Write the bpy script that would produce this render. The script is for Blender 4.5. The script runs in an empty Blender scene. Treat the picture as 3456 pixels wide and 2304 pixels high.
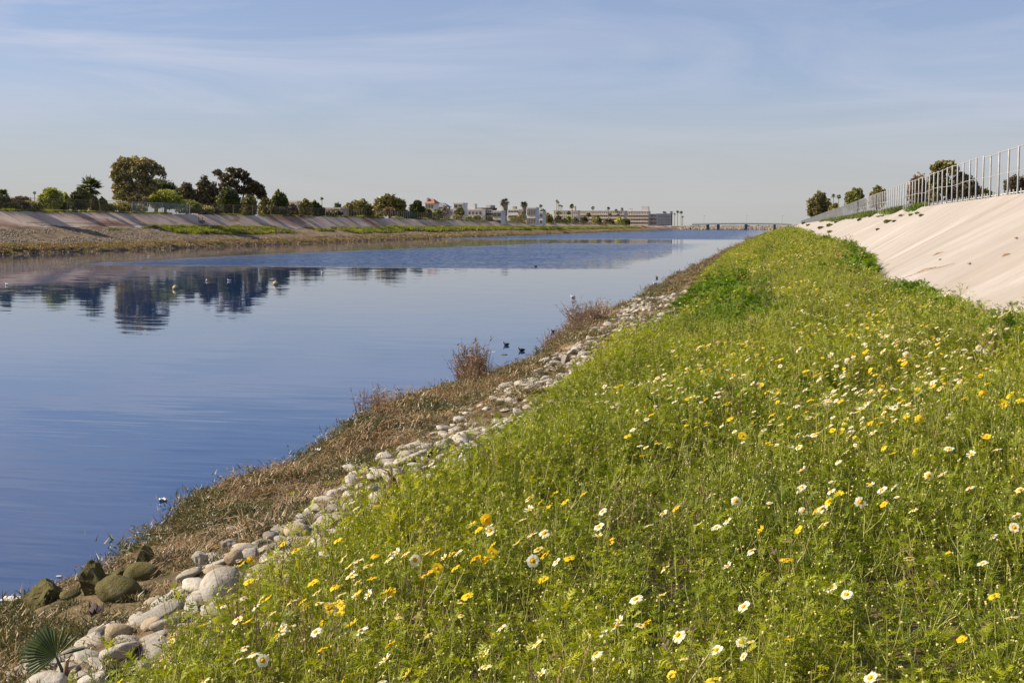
import bpy, bmesh, math, random
import numpy as np
from mathutils import Vector, Matrix, Euler, noise
random.seed(7); rng = np.random.default_rng(7)
R = math.radians
SC = bpy.context.scene
COL = SC.collection

# ------------------------------------------------------------------ camera, sky, sun, exposure
EYE = 3.2                       # metres above the water
F = 1290.0                      # focal length in pixels of a 1024 wide picture
PITCH, YAW = R(5.13), R(12.03)
cd = bpy.data.cameras.new('camera'); cam = bpy.data.objects.new('camera', cd); COL.objects.link(cam)
cd.sensor_width = 36; cd.lens = F / 1024 * 36; cd.clip_start = 0.05; cd.clip_end = 20000
cam.location = (0, 0, EYE); cam.rotation_euler = (math.pi / 2 - PITCH, 0, YAW)
SC.camera = cam

SUN_EL, SUN_AZ = 36, 98         # degrees; azimuth measured to the left of +Y
sun_dir = Vector((-math.sin(R(SUN_AZ)) * math.cos(R(SUN_EL)), math.cos(R(SUN_AZ)) * math.cos(R(SUN_EL)), math.sin(R(SUN_EL))))
world = bpy.data.worlds.new('World'); SC.world = world; world.use_nodes = True
wt = world.node_tree; wt.nodes.clear()
def N(t, kind, **kw):
    n = t.nodes.new(kind)
    for k, v in kw.items():
        if k == 'inp':
            for kk, vv in v.items(): n.inputs[kk].default_value = vv
        else: setattr(n, k, v)
    return n
def L(t, a, b): t.links.new(a, b)
sky = N(wt, 'ShaderNodeTexSky', sky_type='NISHITA', sun_disc=False, sun_elevation=R(SUN_EL), sun_rotation=-R(SUN_AZ),
        altitude=0, air_density=1.0, dust_density=0.7, ozone_density=3.0)
tc = N(wt, 'ShaderNodeTexCoord'); sp = N(wt, 'ShaderNodeSeparateXYZ'); L(wt, tc.outputs['Generated'], sp.inputs[0])
mz = N(wt, 'ShaderNodeMath', operation='MAXIMUM', inp={1: 0.03}); L(wt, sp.outputs[2], mz.inputs[0])
dx = N(wt, 'ShaderNodeMath', operation='DIVIDE'); L(wt, sp.outputs[0], dx.inputs[0]); L(wt, mz.outputs[0], dx.inputs[1])
dy = N(wt, 'ShaderNodeMath', operation='DIVIDE'); L(wt, sp.outputs[1], dy.inputs[0]); L(wt, mz.outputs[0], dy.inputs[1])
cb = N(wt, 'ShaderNodeCombineXYZ'); L(wt, dx.outputs[0], cb.inputs[0]); L(wt, dy.outputs[0], cb.inputs[1])
mp = N(wt, 'ShaderNodeMapping', inp={'Rotation': (R(7), R(-9), 0), 'Scale': (1.6, 1.6, 11)}); L(wt, tc.outputs['Generated'], mp.inputs[0])
n1 = N(wt, 'ShaderNodeTexNoise', inp={'Scale': 1.7, 'Detail': 9.0, 'Roughness': 0.6, 'Distortion': 0.9}); L(wt, mp.outputs[0], n1.inputs['Vector'])
mp2 = N(wt, 'ShaderNodeMapping', inp={'Scale': (1.5, 1.5, 6), 'Location': (3, 1, 0)}); L(wt, tc.outputs['Generated'], mp2.inputs[0])
n2 = N(wt, 'ShaderNodeTexNoise', inp={'Scale': 1.0, 'Detail': 3.0}); L(wt, mp2.outputs[0], n2.inputs['Vector'])
r1 = N(wt, 'ShaderNodeMapRange', inp={1: 0.42, 2: 0.75, 3: 0.0, 4: 1.0}); L(wt, n1.outputs[0], r1.inputs[0])
r2 = N(wt, 'ShaderNodeMapRange', inp={1: 0.3, 2: 0.62, 3: 0.25, 4: 1.0}); L(wt, n2.outputs[0], r2.inputs[0])
cm = N(wt, 'ShaderNodeMath', operation='MULTIPLY'); L(wt, r1.outputs[0], cm.inputs[0]); L(wt, r2.outputs[0], cm.inputs[1])
cf = N(wt, 'ShaderNodeMath', operation='MULTIPLY', inp={1: 0.55}); L(wt, cm.outputs[0], cf.inputs[0]); cf.inputs[1].default_value = 0.85
tint = N(wt, 'ShaderNodeMix', data_type='RGBA', blend_type='MULTIPLY', inp={0: 1.0}); tint.inputs[7].default_value = (0.92, 0.94, 1.13, 1)
L(wt, sky.outputs[0], tint.inputs[6])
# pale band of sea air low over the horizon
hz = N(wt, 'ShaderNodeMapRange', interpolation_type='SMOOTHSTEP', inp={1: -0.01, 2: 0.12, 3: 0.8, 4: 0.0}); L(wt, sp.outputs[2], hz.inputs[0])
hm = N(wt, 'ShaderNodeMix', data_type='RGBA'); hm.inputs[7].default_value = (5.2, 5.15, 4.85, 1)
L(wt, hz.outputs[0], hm.inputs[0])
cmix = N(wt, 'ShaderNodeMix', data_type='RGBA'); cmix.inputs[7].default_value = (5.9, 6.2, 7.4, 1)
veil = N(wt, 'ShaderNodeMapRange', interpolation_type='SMOOTHSTEP', inp={1: 0.0, 2: 0.4, 3: 0.34, 4: 0.08}); L(wt, sp.outputs[2], veil.inputs[0]); vm = N(wt, 'ShaderNodeMath', operation='ADD', use_clamp=True); L(wt, veil.outputs[0], vm.inputs[0]); L(wt, cf.outputs[0], vm.inputs[1])
L(wt, vm.outputs[0], cmix.inputs[0]); L(wt, tint.outputs[2], cmix.inputs[6])
bg = N(wt, 'ShaderNodeBackground', inp={1: 0.065}); L(wt, cmix.outputs[2], hm.inputs[6]); L(wt, hm.outputs[2], bg.inputs[0])
wo = N(wt, 'ShaderNodeOutputWorld'); L(wt, bg.outputs[0], wo.inputs[0])
sl = bpy.data.lights.new('sun', 'SUN'); sun = bpy.data.objects.new('sun', sl); COL.objects.link(sun)
sl.energy = 5.0; sl.angle = R(0.53); sl.color = (1.0, 0.87, 0.68)
sun.rotation_euler = sun_dir.to_track_quat('Z', 'Y').to_euler(); sun.location = (-30, 0, 40)
SC.view_settings.view_transform = 'Standard'; SC.view_settings.look = 'None'
SC.view_settings.exposure = 0.65; SC.view_settings.gamma = 1.0; SC.view_settings.use_curve_mapping = False
try:
    SC.cycles.max_bounces = 6; SC.cycles.diffuse_bounces = 3; SC.cycles.glossy_bounces = 3; SC.cycles.transmission_bounces = 4
    SC.cycles.transparent_max_bounces = 12; SC.cycles.caustics_reflective = False; SC.cycles.caustics_refractive = False
except Exception: pass

# ------------------------------------------------------------------ photo geometry helpers (pixels of the 3456 wide photo -> points)
K = 1024 / 3456
CR = Euler((math.pi / 2 - PITCH, 0, YAW)).to_matrix()
def ray(sx, sy):
    return CR @ Vector((sx * K - 512, 341.33 - sy * K, -F))
def at_X(sx, sy, X):            # point on the pixel's ray at lateral position X
    d = ray(sx, sy); t = X / d.x; return Vector((X, d.y * t, EYE + d.z * t))
def at_Y(sx, sy, Y):
    d = ray(sx, sy); t = Y / d.y; return Vector((d.x * t, Y, EYE + d.z * t))
def at_z(sx, sy, z):
    d = ray(sx, sy); t = (z - EYE) / d.z; return Vector((d.x * t, d.y * t, z))
def at_surf(sx, sy, fz, tmax=400):
    d = ray(sx, sy).normalized(); t = 1.5; last = t
    while t < tmax:
        p = Vector((0, 0, EYE)) + d * t
        if p.z < fz(p.x, p.y): break
        last = t; t *= 1.01
    return Vector((0, 0, EYE)) + d * (last + t) * 0.5

# ------------------------------------------------------------------ object helpers
def tag(o, label=None, cat=None, group=None, kind=None):
    if label: o['label'] = label
    if cat: o['category'] = cat
    if group: o['group'] = group
    if kind: o['kind'] = kind
    return o
def thing(name, label, cat, loc=(0, 0, 0), rz=0, group=None):
    o = bpy.data.objects.new(name, None); COL.objects.link(o); o.location = loc; o.rotation_euler = (0, 0, rz)
    o.empty_display_size = 0.2
    return tag(o, label, cat, group)
class MB:
    def __init__(s): s.v = []; s.f = []; s.m = []; s.n = 0
    def add(s, v, f, mi=0):
        k = s.n; s.v.extend([tuple(p) for p in v]); s.n += len(v)
        s.f.extend([tuple(i + k for i in q) for q in f]); s.m.extend([mi] * len(f)); return s
    def box(s, c, d, rz=0, mi=0):
        cx, cy, cz = c; x, y, z = d[0] / 2, d[1] / 2, d[2] / 2; ca, sa = math.cos(rz), math.sin(rz)
        v = []
        for a, b, e in ((-x,-y,-z),(x,-y,-z),(x,y,-z),(-x,y,-z),(-x,-y,z),(x,-y,z),(x,y,z),(-x,y,z)):
            v.append((cx + a * ca - b * sa, cy + a * sa + b * ca, cz + e))
        return s.add(v, [(0,3,2,1),(4,5,6,7),(0,1,5,4),(1,2,6,5),(2,3,7,6),(3,0,4,7)], mi)
    def tube(s, pts, rad, n=5, mi=0, cap=True):
        pts = [Vector(p) for p in pts]; rs = rad if isinstance(rad, (list, tuple)) else [rad] * len(pts)
        v = []; f = []
        for i, p in enumerate(pts):
            t = (pts[min(i + 1, len(pts) - 1)] - pts[max(i - 1, 0)])
            if t.length < 1e-9: t = Vector((0, 0, 1))
            t.normalize(); a = t.cross(Vector((0.31, 0.17, 0.93)) if abs(t.z) < 0.9 else Vector((1, 0, 0))).normalized(); b = t.cross(a)
            for k in range(n):
                an = 2 * math.pi * k / n; v.append(p + (a * math.cos(an) + b * math.sin(an)) * rs[i])
        for i in range(len(pts) - 1):
            for k in range(n):
                f.append((i * n + k, i * n + (k + 1) % n, (i + 1) * n + (k + 1) % n, (i + 1) * n + k))
        if cap and n > 2: f.append(tuple(range(n))[::-1]); f.append(tuple(range((len(pts) - 1) * n, len(pts) * n)))
        return s.add(v, f, mi)
    def ball(s, c, r, n=8, m=5, mi=0):
        rx, ry, rz = (r, r, r) if not isinstance(r, (tuple, list)) else r
        v = [(c[0], c[1], c[2] - rz)]; f = []
        for j in range(1, m):
            a = -math.pi / 2 + math.pi * j / m
            for k in range(n):
                b = 2 * math.pi * k / n; v.append((c[0] + rx * math.cos(a) * math.cos(b), c[1] + ry * math.cos(a) * math.sin(b), c[2] + rz * math.sin(a)))
        v.append((c[0], c[1], c[2] + rz)); top = len(v) - 1
        for k in range(n): f.append((0, 1 + (k + 1) % n, 1 + k)); f.append((top, top - n + k, top - n + (k + 1) % n))
        for j in range(m - 2):
            for k in range(n):
                a = 1 + j * n; f.append((a + k, a + (k + 1) % n, a + n + (k + 1) % n, a + n + k))
        return s.add(v, f, mi)
    def mesh(s, name, mats, smooth=False):
        me = bpy.data.meshes.new(name); me.from_pydata(s.v, [], s.f)
        for m in (mats if isinstance(mats, (list, tuple)) else [mats]): me.materials.append(m)
        if len(me.materials) > 1: me.polygons.foreach_set('material_index', s.m)
        if smooth: me.polygons.foreach_set('use_smooth', [True] * len(me.polygons))
        me.update(); return me
    def build(s, name, mats, parent=None, smooth=False, link=True):
        o = bpy.data.objects.new(name, s.mesh(name, mats, smooth))
        if link: COL.objects.link(o)
        if parent: o.parent = parent
        return o
def fastmesh(name, V, Q, mats, smooth=False, mi=None):
    me = bpy.data.meshes.new(name); V = np.asarray(V, np.float32); Q = np.asarray(Q, np.int32); k = Q.shape[1]
    me.vertices.add(len(V)); me.vertices.foreach_set('co', V.ravel())
    me.loops.add(Q.size); me.loops.foreach_set('vertex_index', Q.ravel())
    me.polygons.add(len(Q)); me.polygons.foreach_set('loop_start', np.arange(0, Q.size, k, dtype=np.int32))
    me.polygons.foreach_set('loop_total', np.full(len(Q), k, np.int32))
    for m in (mats if isinstance(mats, (list, tuple)) else [mats]): me.materials.append(m)
    if mi is not None: me.polygons.foreach_set('material_index', np.asarray(mi, np.int32))
    if smooth: me.polygons.foreach_set('use_smooth', np.ones(len(Q), bool))
    me.update(calc_edges=True); me.validate(); return me
def obj(name, me, parent=None, link=True):
    o = bpy.data.objects.new(name, me)
    if link: COL.objects.link(o)
    if parent: o.parent = parent
    return o
def share(o, parent, loc, rot=None, scale=None):
    c = o.copy(); COL.objects.link(c); c.parent = parent; c.location = loc
    if rot is not None: c.rotation_euler = rot
    if scale is not None: c.scale = scale
    return c

# ------------------------------------------------------------------ materials
def srgb(c):
    return tuple(((x / 255) / 12.92 if x / 255 <= 0.04045 else ((x / 255 + 0.055) / 1.055) ** 2.4) for x in c)
def base_mat(name):
    m = bpy.data.materials.new(name); m.use_nodes = True; t = m.node_tree; t.nodes.clear()
    return m, t, N(t, 'ShaderNodeOutputMaterial')
def ramp(t, fac, stops):
    r = N(t, 'ShaderNodeValToRGB'); e = r.color_ramp.elements
    while len(e) < len(stops): e.new(0.5)
    for i, (p, c) in enumerate(stops): e[i].position = p; e[i].color = (*c[:3], 1)
    L(t, fac, r.inputs[0]); return r.outputs[0]
def wpos(t, scale=(1, 1, 1), rot=(0, 0, 0)):
    g = N(t, 'ShaderNodeNewGeometry'); m = N(t, 'ShaderNodeMapping', inp={'Scale': scale, 'Rotation': rot}); L(t, g.outputs['Position'], m.inputs[0]); return m.outputs[0]
def noise_(t, vec, scale, detail=4.0, rough=0.55, dist=0.0):
    n = N(t, 'ShaderNodeTexNoise', inp={'Scale': scale, 'Detail': detail, 'Roughness': rough, 'Distortion': dist}); L(t, vec, n.inputs['Vector']); return n.outputs[0]
def mixc(t, fac, a, b, mode='MIX'):
    m = N(t, 'ShaderNodeMix', data_type='RGBA', blend_type=mode)
    for sock, v in ((0, fac), (6, a), (7, b)):
        if isinstance(v, (int, float)): m.inputs[sock].default_value = v
        elif isinstance(v, tuple): m.inputs[sock].default_value = (*v[:3], 1)
        else: L(t, v, m.inputs[sock])
    return m.outputs[2]
def mrange(t, v, a, b, c=0.0, d=1.0, smooth=False):
    m = N(t, 'ShaderNodeMapRange', inp={1: a, 2: b, 3: c, 4: d})
    if smooth: m.interpolation_type = 'SMOOTHSTEP'
    L(t, v, m.inputs[0]); return m.outputs[0]
def math_(t, op, a, b=None):
    m = N(t, 'ShaderNodeMath', operation=op)
    for i, v in enumerate((a, b)):
        if v is None: continue
        if isinstance(v, (int, float)): m.inputs[i].default_value = v
        else: L(t, v, m.inputs[i])
    return m.outputs[0]
def solid(name, stops, scale=3.0, rough=0.85, bump=0.3, bscale=None, detail=6.0, stretch=(1, 1, 1), metallic=0.0, bdist=0.02, spec=0.3, vary=0.0, dark=None):
    m, t, out = base_mat(name); p = N(t, 'ShaderNodeBsdfPrincipled', inp={'Roughness': rough, 'Metallic': metallic, 'Specular IOR Level': spec})
    v = wpos(t, stretch); nz = noise_(t, v, scale, detail)
    c = ramp(t, nz, stops)
    if dark: c = mixc(t, math_(t, 'MULTIPLY', mrange(t, noise_(t, v, scale * 4, 6.0, 0.7), 0.5, 0.68), 0.7), c, dark)
    if vary:
        oi = N(t, 'ShaderNodeObjectInfo'); g = mrange(t, oi.outputs['Random'], 0, 1, 1 - vary, 1 + vary * .4); cc = N(t, 'ShaderNodeCombineColor')
        for k in range(3): L(t, g, cc.inputs[k])
        c = mixc(t, 1.0, c, cc.outputs[0], 'MULTIPLY')
    L(t, c, p.inputs['Base Color'])
    if bump:
        b = N(t, 'ShaderNodeBump', inp={'Strength': bump, 'Distance': bdist}); L(t, noise_(t, v, bscale or scale * 6, 6.0, 0.65), b.inputs['Height']); L(t, b.outputs[0], p.inputs['Normal'])
    L(t, p.outputs[0], out.inputs[0]); return m
def leafy(name, cols, trans=0.35, scale=0.6, fine=9.0, gloss=0.06, patch=None, rnd=0.35):
    """cols: dark, mid, light; colour varies between plants, in patches and leaf by leaf"""
    m, t, out = base_mat(name)
    v = wpos(t); a = noise_(t, v, scale, 3.0); b = noise_(t, v, fine, 2.0)
    oi = N(t, 'ShaderNodeObjectInfo')
    s = math_(t, 'ADD', math_(t, 'MULTIPLY', a, 0.9), math_(t, 'MULTIPLY', b, 0.5))
    s = math_(t, 'ADD', s, math_(t, 'MULTIPLY', oi.outputs['Random'], rnd)); s = math_(t, 'SUBTRACT', s, rnd * 0.5 + 0.2)
    c = ramp(t, s, [(0.2, cols[0]), (0.5, cols[1]), (0.8, cols[2])])
    d = N(t, 'ShaderNodeBsdfDiffuse'); L(t, c, d.inputs[0])
    tr = N(t, 'ShaderNodeBsdfTranslucent'); L(t, mixc(t, 1.0, c, (1.25, 1.2, 0.55), 'MULTIPLY'), tr.inputs[0])
    mx = N(t, 'ShaderNodeMixShader', inp={0: trans}); L(t, d.outputs[0], mx.inputs[1]); L(t, tr.outputs[0], mx.inputs[2])
    gl = N(t, 'ShaderNodeBsdfGlossy', inp={0: (1, 1, 1, 1), 1: 0.5}); m2 = N(t, 'ShaderNodeMixShader', inp={0: gloss})
    L(t, mx.outputs[0], m2.inputs[1]); L(t, gl.outputs[0], m2.inputs[2]); L(t, m2.outputs[0], out.inputs[0]); return m
G = {}
G['meadow'] = leafy('meadow_leaf', [(0.08, 0.125, 0.004), (0.245, 0.295, 0.007), (0.43, 0.43, 0.02)], 0.42, 0.35, gloss=0.015)
G['meadow_stem'] = leafy('meadow_stem', [(0.22, 0.26, 0.05), (0.38, 0.40, 0.10), (0.5, 0.47, 0.17)], 0.2, 0.5, gloss=0.02)
G['lush'] = leafy('lush_leaf', [(0.055, 0.125, 0.005), (0.13, 0.235, 0.009), (0.24, 0.34, 0.02)], 0.4, 0.8, gloss=0.02)
G['bud'] = solid('flower_bud', [(0.3, (0.55, 0.5, 0.15)), (0.7, (0.7, 0.62, 0.25))], 8, 0.7, 0)
G['petal_white'] = leafy('white_petal', [(0.78, 0.78, 0.72), (0.84, 0.84, 0.8), (0.88, 0.88, 0.84)], 0.45, 3, gloss=0.01)
G['petal_yellow'] = leafy('yellow_petal', [(0.82, 0.56, 0.015), (0.86, 0.65, 0.02), (0.88, 0.7, 0.03)], 0.45, 3, gloss=0.01)
G['petal_cream'] = leafy('cream_petal', [(0.78, 0.68, 0.3), (0.84, 0.76, 0.4), (0.86, 0.8, 0.5)], 0.3, 3)
G['disc'] = solid('daisy_disc', [(0.3, (0.55, 0.3, 0.02)), (0.7, (0.75, 0.48, 0.03))], 90, 0.8, 0.5, 400)
G['straw'] = leafy('dry_straw', [(0.16, 0.10, 0.05), (0.30, 0.19, 0.09), (0.46, 0.33, 0.17)], 0.2, 1.2)
G['mat_green'] = leafy('olive_mat_plant', [(0.04, 0.05, 0.012), (0.085, 0.095, 0.02), (0.16, 0.14, 0.035)], 0.25, 1.5)
G['twig'] = leafy('dry_twig', [(0.14, 0.08, 0.05), (0.27, 0.17, 0.10), (0.42, 0.29, 0.18)], 0.15, 1.2)
G['soil'] = solid('bank_soil', [(0.3, (0.075, 0.055, 0.028)), (0.5, (0.15, 0.11, 0.055)), (0.7, (0.24, 0.18, 0.10))], 2.2, 0.95, 0.9, 14, bdist=0.05)
G['stone'] = solid('river_stone', [(0.3, (0.285, 0.249, 0.199)), (0.5, (0.399, 0.364, 0.304)), (0.7, (0.490, 0.462, 0.402))], 3.0, 0.9, 0.8, 22, bdist=0.018, vary=.25, dark=(.19, .15, .105))
G['stone_tan'] = solid('tan_stone', [(0.3, (0.285, 0.219, 0.140)), (0.5, (0.410, 0.323, 0.210)), (0.7, (0.502, 0.427, 0.304))], 4.0, 0.9, 0.8, 22, bdist=0.018, vary=.25, dark=(.19, .15, .105))
G['stone_dark'] = solid('grey_brown_stone', [(0.3, (0.125, 0.109, 0.093)), (0.5, (0.217, 0.190, 0.163)), (0.7, (0.308, 0.277, 0.246))], 4.0, 0.9, 0.8, 22, bdist=0.018, vary=.25, dark=(.19, .15, .105))
G['moss'] = solid('mossy_boulder', [(0.3, (0.05, 0.042, 0.018)), (0.48, (0.11, 0.095, 0.028)), (0.6, (0.15, 0.13, 0.05)), (0.75, (0.2, 0.17, 0.12))], 9, 0.95, 0.9, 45, bdist=0.02, dark=(.035, .03, .02))
G['bark'] = solid('bark', [(0.3, (0.10, 0.075, 0.055)), (0.7, (0.26, 0.21, 0.17))], 1.5, 0.95, 0.5, 10, stretch=(1, 1, 0.2))
G['palmbark'] = solid('palm_skirt', [(0.3, (0.2, 0.16, 0.11)), (0.7, (0.40, 0.34, 0.26))], 2.5, 0.95, 0.6, 10, stretch=(1, 1, 0.3))
G['steel'] = solid('galvanised_steel', [(0.3, (0.30, 0.30, 0.30)), (0.7, (0.44, 0.44, 0.43))], 5, 0.6, 0.0, spec=0.4)
G['rail_white'] = solid('pale_rail_paint', [(0.3, (0.6, 0.6, 0.58)), (0.7, (0.74, 0.73, 0.7))], 4, 0.6, 0.0)
G['rust'] = solid('rusty_post', [(0.3, (0.22, 0.15, 0.10)), (0.7, (0.42, 0.33, 0.25))], 3, 0.8, 0.1)
G['white_litter'] = solid('white_litter', [(0.3, (0.42, 0.42, 0.4)), (0.7, (0.58, 0.58, 0.55))], 20, 0.7, 0.2)
G['asphalt'] = solid('asphalt', [(0.3, (0.05, 0.05, 0.05)), (0.7, (0.085, 0.083, 0.08))], 4, 0.9, 0.3, 80)
G['roof_tile'] = solid('red_roof', [(0.3, (0.28, 0.12, 0.08)), (0.7, (0.42, 0.2, 0.13))], 3, 0.85, 0.2)
G['glass'] = solid('window_glass', [(0.3, (0.03, 0.04, 0.05)), (0.7, (0.09, 0.11, 0.13))], 1.0, 0.12, 0.0, spec=0.8)
def wallmat(name, c, d=0.06):
    return solid(name, [(0.3, tuple(max(0.01, x - d) for x in c)), (0.7, tuple(min(0.85, x + d) for x in c))], 0.4, 0.9, 0.0)
G['w_white'] = wallmat('white_stucco', (0.74, 0.70, 0.64)); G['w_cream'] = wallmat('cream_stucco', (0.68, 0.57, 0.46)); G['w_pink'] = wallmat('pinkish_stucco', (0.56, 0.43, 0.35))
G['w_dark'] = wallmat('dark_panel', (0.08, 0.06, 0.06), 0.02); G['w_grey'] = wallmat('grey_panel', (0.18, 0.19, 0.22), 0.03); G['w_tan'] = wallmat('tan_stucco', (0.40, 0.32, 0.25))
G['w_bridge'] = wallmat('bridge_concrete', (0.34, 0.33, 0.31), 0.04)

def concrete(name, cols, streak=1.0, brown_patch=None, sy=1.0):
    m, t, out = base_mat(name); p = N(t, 'ShaderNodeBsdfPrincipled', inp={'Roughness': 0.9, 'Specular IOR Level': 0.15})
    v1 = wpos(t, (0.16, 0.5 * sy, 0.16), (0, 0, -.06)); v2 = wpos(t, (0.09, 0.28 * sy, 0.09), (0, 0, 0.12)); v3 = wpos(t)
    a = noise_(t, v1, 1.0, 7.0, 0.62, 0.3); b = noise_(t, v2, 0.9, 5.0, 0.5, 0.2); c = noise_(t, v3, 5.0, 6.0, 0.7)
    col = ramp(t, a, [(0.34, cols[0]), (0.5, cols[1]), (0.66, cols[2])])
    white = mrange(t, b, 0.54, 0.68); col = mixc(t, math_(t, 'MULTIPLY', math_(t, 'MULTIPLY', white, mrange(t, noise_(t, wpos(t, (0.5, 0.5, 0.5), (0, 0, .5)), 1.0, 5.0, .6), .4, .6)), 0.7 * streak), col, cols[3])
    if brown_patch:
        v4 = wpos(t, (0.12, 0.10 * sy, 0.1)); s = mrange(t, noise_(t, v4, 1.3, 5.0, 0.6, 0.4), 0.5, 0.62); col = mixc(t, math_(t, 'MULTIPLY', s, 0.85), col, brown_patch)
        v5 = wpos(t, (0.16, 0.8 * sy, 0.1)); s = mrange(t, noise_(t, v5, 1.6, 5.0, 0.6, 0.4), 0.58, 0.68); col = mixc(t, math_(t, 'MULTIPLY', s, 0.7), col, (0.085, 0.055, 0.045))  # broad brown patches, then narrower dark streaks, both spread by noise
    col = mixc(t, 0.25, col, mixc(t, c, (0.25, 0.25, 0.25), (0.9, 0.9, 0.9)), 'SOFT_LIGHT')
    blot = mrange(t, noise_(t, v3, 0.35, 6.0, 0.65), 0.5, 0.7); col = mixc(t, math_(t, 'MULTIPLY', blot, 0.35), col, (0.30, 0.235, 0.18))
    sp_ = mrange(t, noise_(t, v3, 20.0, 3.0, 0.5), 0.66, 0.72); col = mixc(t, math_(t, 'MULTIPLY', sp_, 0.5), col, (0.14, 0.1, 0.08))
    L(t, col, p.inputs['Base Color'])
    bu = N(t, 'ShaderNodeBump', inp={'Strength': 0.35, 'Distance': 0.02}); L(t, noise_(t, v3, 30.0, 8.0, 0.7), bu.inputs['Height']); L(t, bu.outputs[0], p.inputs['Normal'])
    L(t, p.outputs[0], out.inputs[0]); return m
G['concrete_near'] = concrete('pale_bank_concrete', [(0.30, 0.265, 0.235), (0.345, 0.31, 0.277), (0.385, 0.35, 0.318), (0.48, 0.455, 0.435)])  # pale beige concrete with whiter streaks running downslope
G['concrete_far'] = concrete('streaked_bank_concrete', [(0.38, 0.26, 0.19), (0.50, 0.37, 0.275), (0.60, 0.47, 0.37), (0.66, 0.56, 0.48)], 0.7, brown_patch=(0.22, 0.105, 0.065), sy=0.35)
def water_mat():
    m, t, out = base_mat('creek_water')
    g = N(t, 'ShaderNodeNewGeometry'); s = N(t, 'ShaderNodeSeparateXYZ'); L(t, g.outputs['Position'], s.inputs[0]); X, Y = s.outputs[0], s.outputs[1]
    # wind-ruffled patches: bands across the creek whose edges wander
    w = noise_(t, wpos(t, (0.02, 0.012, 1)), 1.0, 4.0, 0.6); wob = math_(t, 'MULTIPLY', math_(t, 'SUBTRACT', w, 0.5), 60.0)
    fine = noise_(t, wpos(t, (0.012, 0.09, 1)), 1.0, 6.0, 0.65); fw = math_(t, 'MULTIPLY', math_(t, 'SUBTRACT', fine, 0.5), 26.0)
    Yw = math_(t, 'ADD', math_(t, 'ADD', Y, math_(t, 'MULTIPLY', wob, 0.35)), fw)
    # patch A near edge recedes towards the left bank
    nearA = math_(t, 'ADD', math_(t, 'MULTIPLY', X, -0.04), 92.0)
    a0 = math_(t, 'SUBTRACT', math_(t, 'ADD', Y, math_(t, 'MULTIPLY', wob, 0.10)), nearA)
    farA = math_(t, 'ADD', 128.0, math_(t, 'MAXIMUM', math_(t, 'MULTIPLY', math_(t, 'ADD', X, 58.0), 6.0), -14.0))
    farA = math_(t, 'MINIMUM', farA, 232.0)
    inA = math_(t, 'MULTIPLY', mrange(t, a0, 0.0, 5.0, smooth=True), mrange(t, math_(t, 'SUBTRACT', farA, Yw), -6.0, 14.0, smooth=True))
    endA = mrange(t, math_(t, 'ADD', X, math_(t, 'MULTIPLY', wob, 0.3)), -12.0, -24.0, smooth=True)
    endL = mrange(t, X, -60.0, -50.0, smooth=True)
    inA = math_(t, 'MULTIPLY', inA, math_(t, 'MULTIPLY', endA, endL))
    inB = math_(t, 'MULTIPLY', mrange(t, math_(t, 'ADD', Yw, fw), 285.0, 325.0, smooth=True), mrange(t, math_(t, 'ADD', X, math_(t, 'MULTIPLY', Y, 0.02)), 4.0, -12.0, smooth=True))
    thin = mrange(t, fine, 0.34, 0.52, 0.55, 1.0, smooth=True)
    msk = math_(t, 'MULTIPLY', math_(t, 'MINIMUM', math_(t, 'ADD', inA, inB), 1.0), thin)
    bank = mrange(t, X, -84.0, -77.0, 0.25, 1.0, smooth=True); msk = math_(t, 'MULTIPLY', msk, bank)
    # calm surface: long faint ripples, slightly stronger close by
    calm = noise_(t, wpos(t, (0.8, 3.4, 1), (0, 0, 0.15)), 1.0, 3.0, 0.5)
    rip = noise_(t, wpos(t, (0.9, 7.0, 1), (0, 0, 0.12)), 1.0, 2.0, 0.5, 0.4)
    near = mrange(t, Y, 9.0, 28.0, 1.0, 0.0, smooth=True)
    def slope(vec, scale, amp):       # wave slopes as a tilt of the surface normal, independent of distance
        n = N(t, 'ShaderNodeTexNoise', inp={'Scale': scale, 'Detail': 3.0, 'Roughness': 0.55}); L(t, vec, n.inputs['Vector'])
        a = N(t, 'ShaderNodeVectorMath', operation='SUBTRACT'); L(t, n.outputs['Color'], a.inputs[0]); a.inputs[1].default_value = (0.5, 0.5, 0.5)
        b = N(t, 'ShaderNodeVectorMath', operation='MULTIPLY'); L(t, a.outputs[0], b.inputs[0]); b.inputs[1].default_value = (1, 1, 0)
        c = N(t, 'ShaderNodeVectorMath', operation='SCALE'); L(t, b.outputs[0], c.inputs[0])
        if isinstance(amp, float): c.inputs['Scale'].default_value = amp
        else: L(t, amp, c.inputs['Scale'])
        return c.outputs[0]
    s1 = slope(wpos(t, (0.5, 2.6, 1), (0, 0, 0.15)), 1.0, 0.028)
    s2 = slope(wpos(t, (0.7, 5.5, 1), (0, 0, 0.12)), 1.0, math_(t, 'ADD', math_(t, 'MULTIPLY', near, 0.10), 0.006))
    s3 = slope(wpos(t, (1.2, 3.0, 1)), 1.5, math_(t, 'MULTIPLY', msk, 5.0))
    va = N(t, 'ShaderNodeVectorMath', operation='ADD'); L(t, s1, va.inputs[0]); L(t, s2, va.inputs[1])
    vb = N(t, 'ShaderNodeVectorMath', operation='ADD'); L(t, va.outputs[0], vb.inputs[0]); L(t, s3, vb.inputs[1])
    vc = N(t, 'ShaderNodeVectorMath', operation='ADD'); L(t, vb.outputs[0], vc.inputs[0]); L(t, g.outputs['Normal'], vc.inputs[1])
    b1 = N(t, 'ShaderNodeVectorMath', operation='NORMALIZE'); L(t, vc.outputs[0], b1.inputs[0])
    p = N(t, 'ShaderNodeBsdfPrincipled', inp={'IOR': 1.333, 'Specular IOR Level': 0.5})
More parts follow.
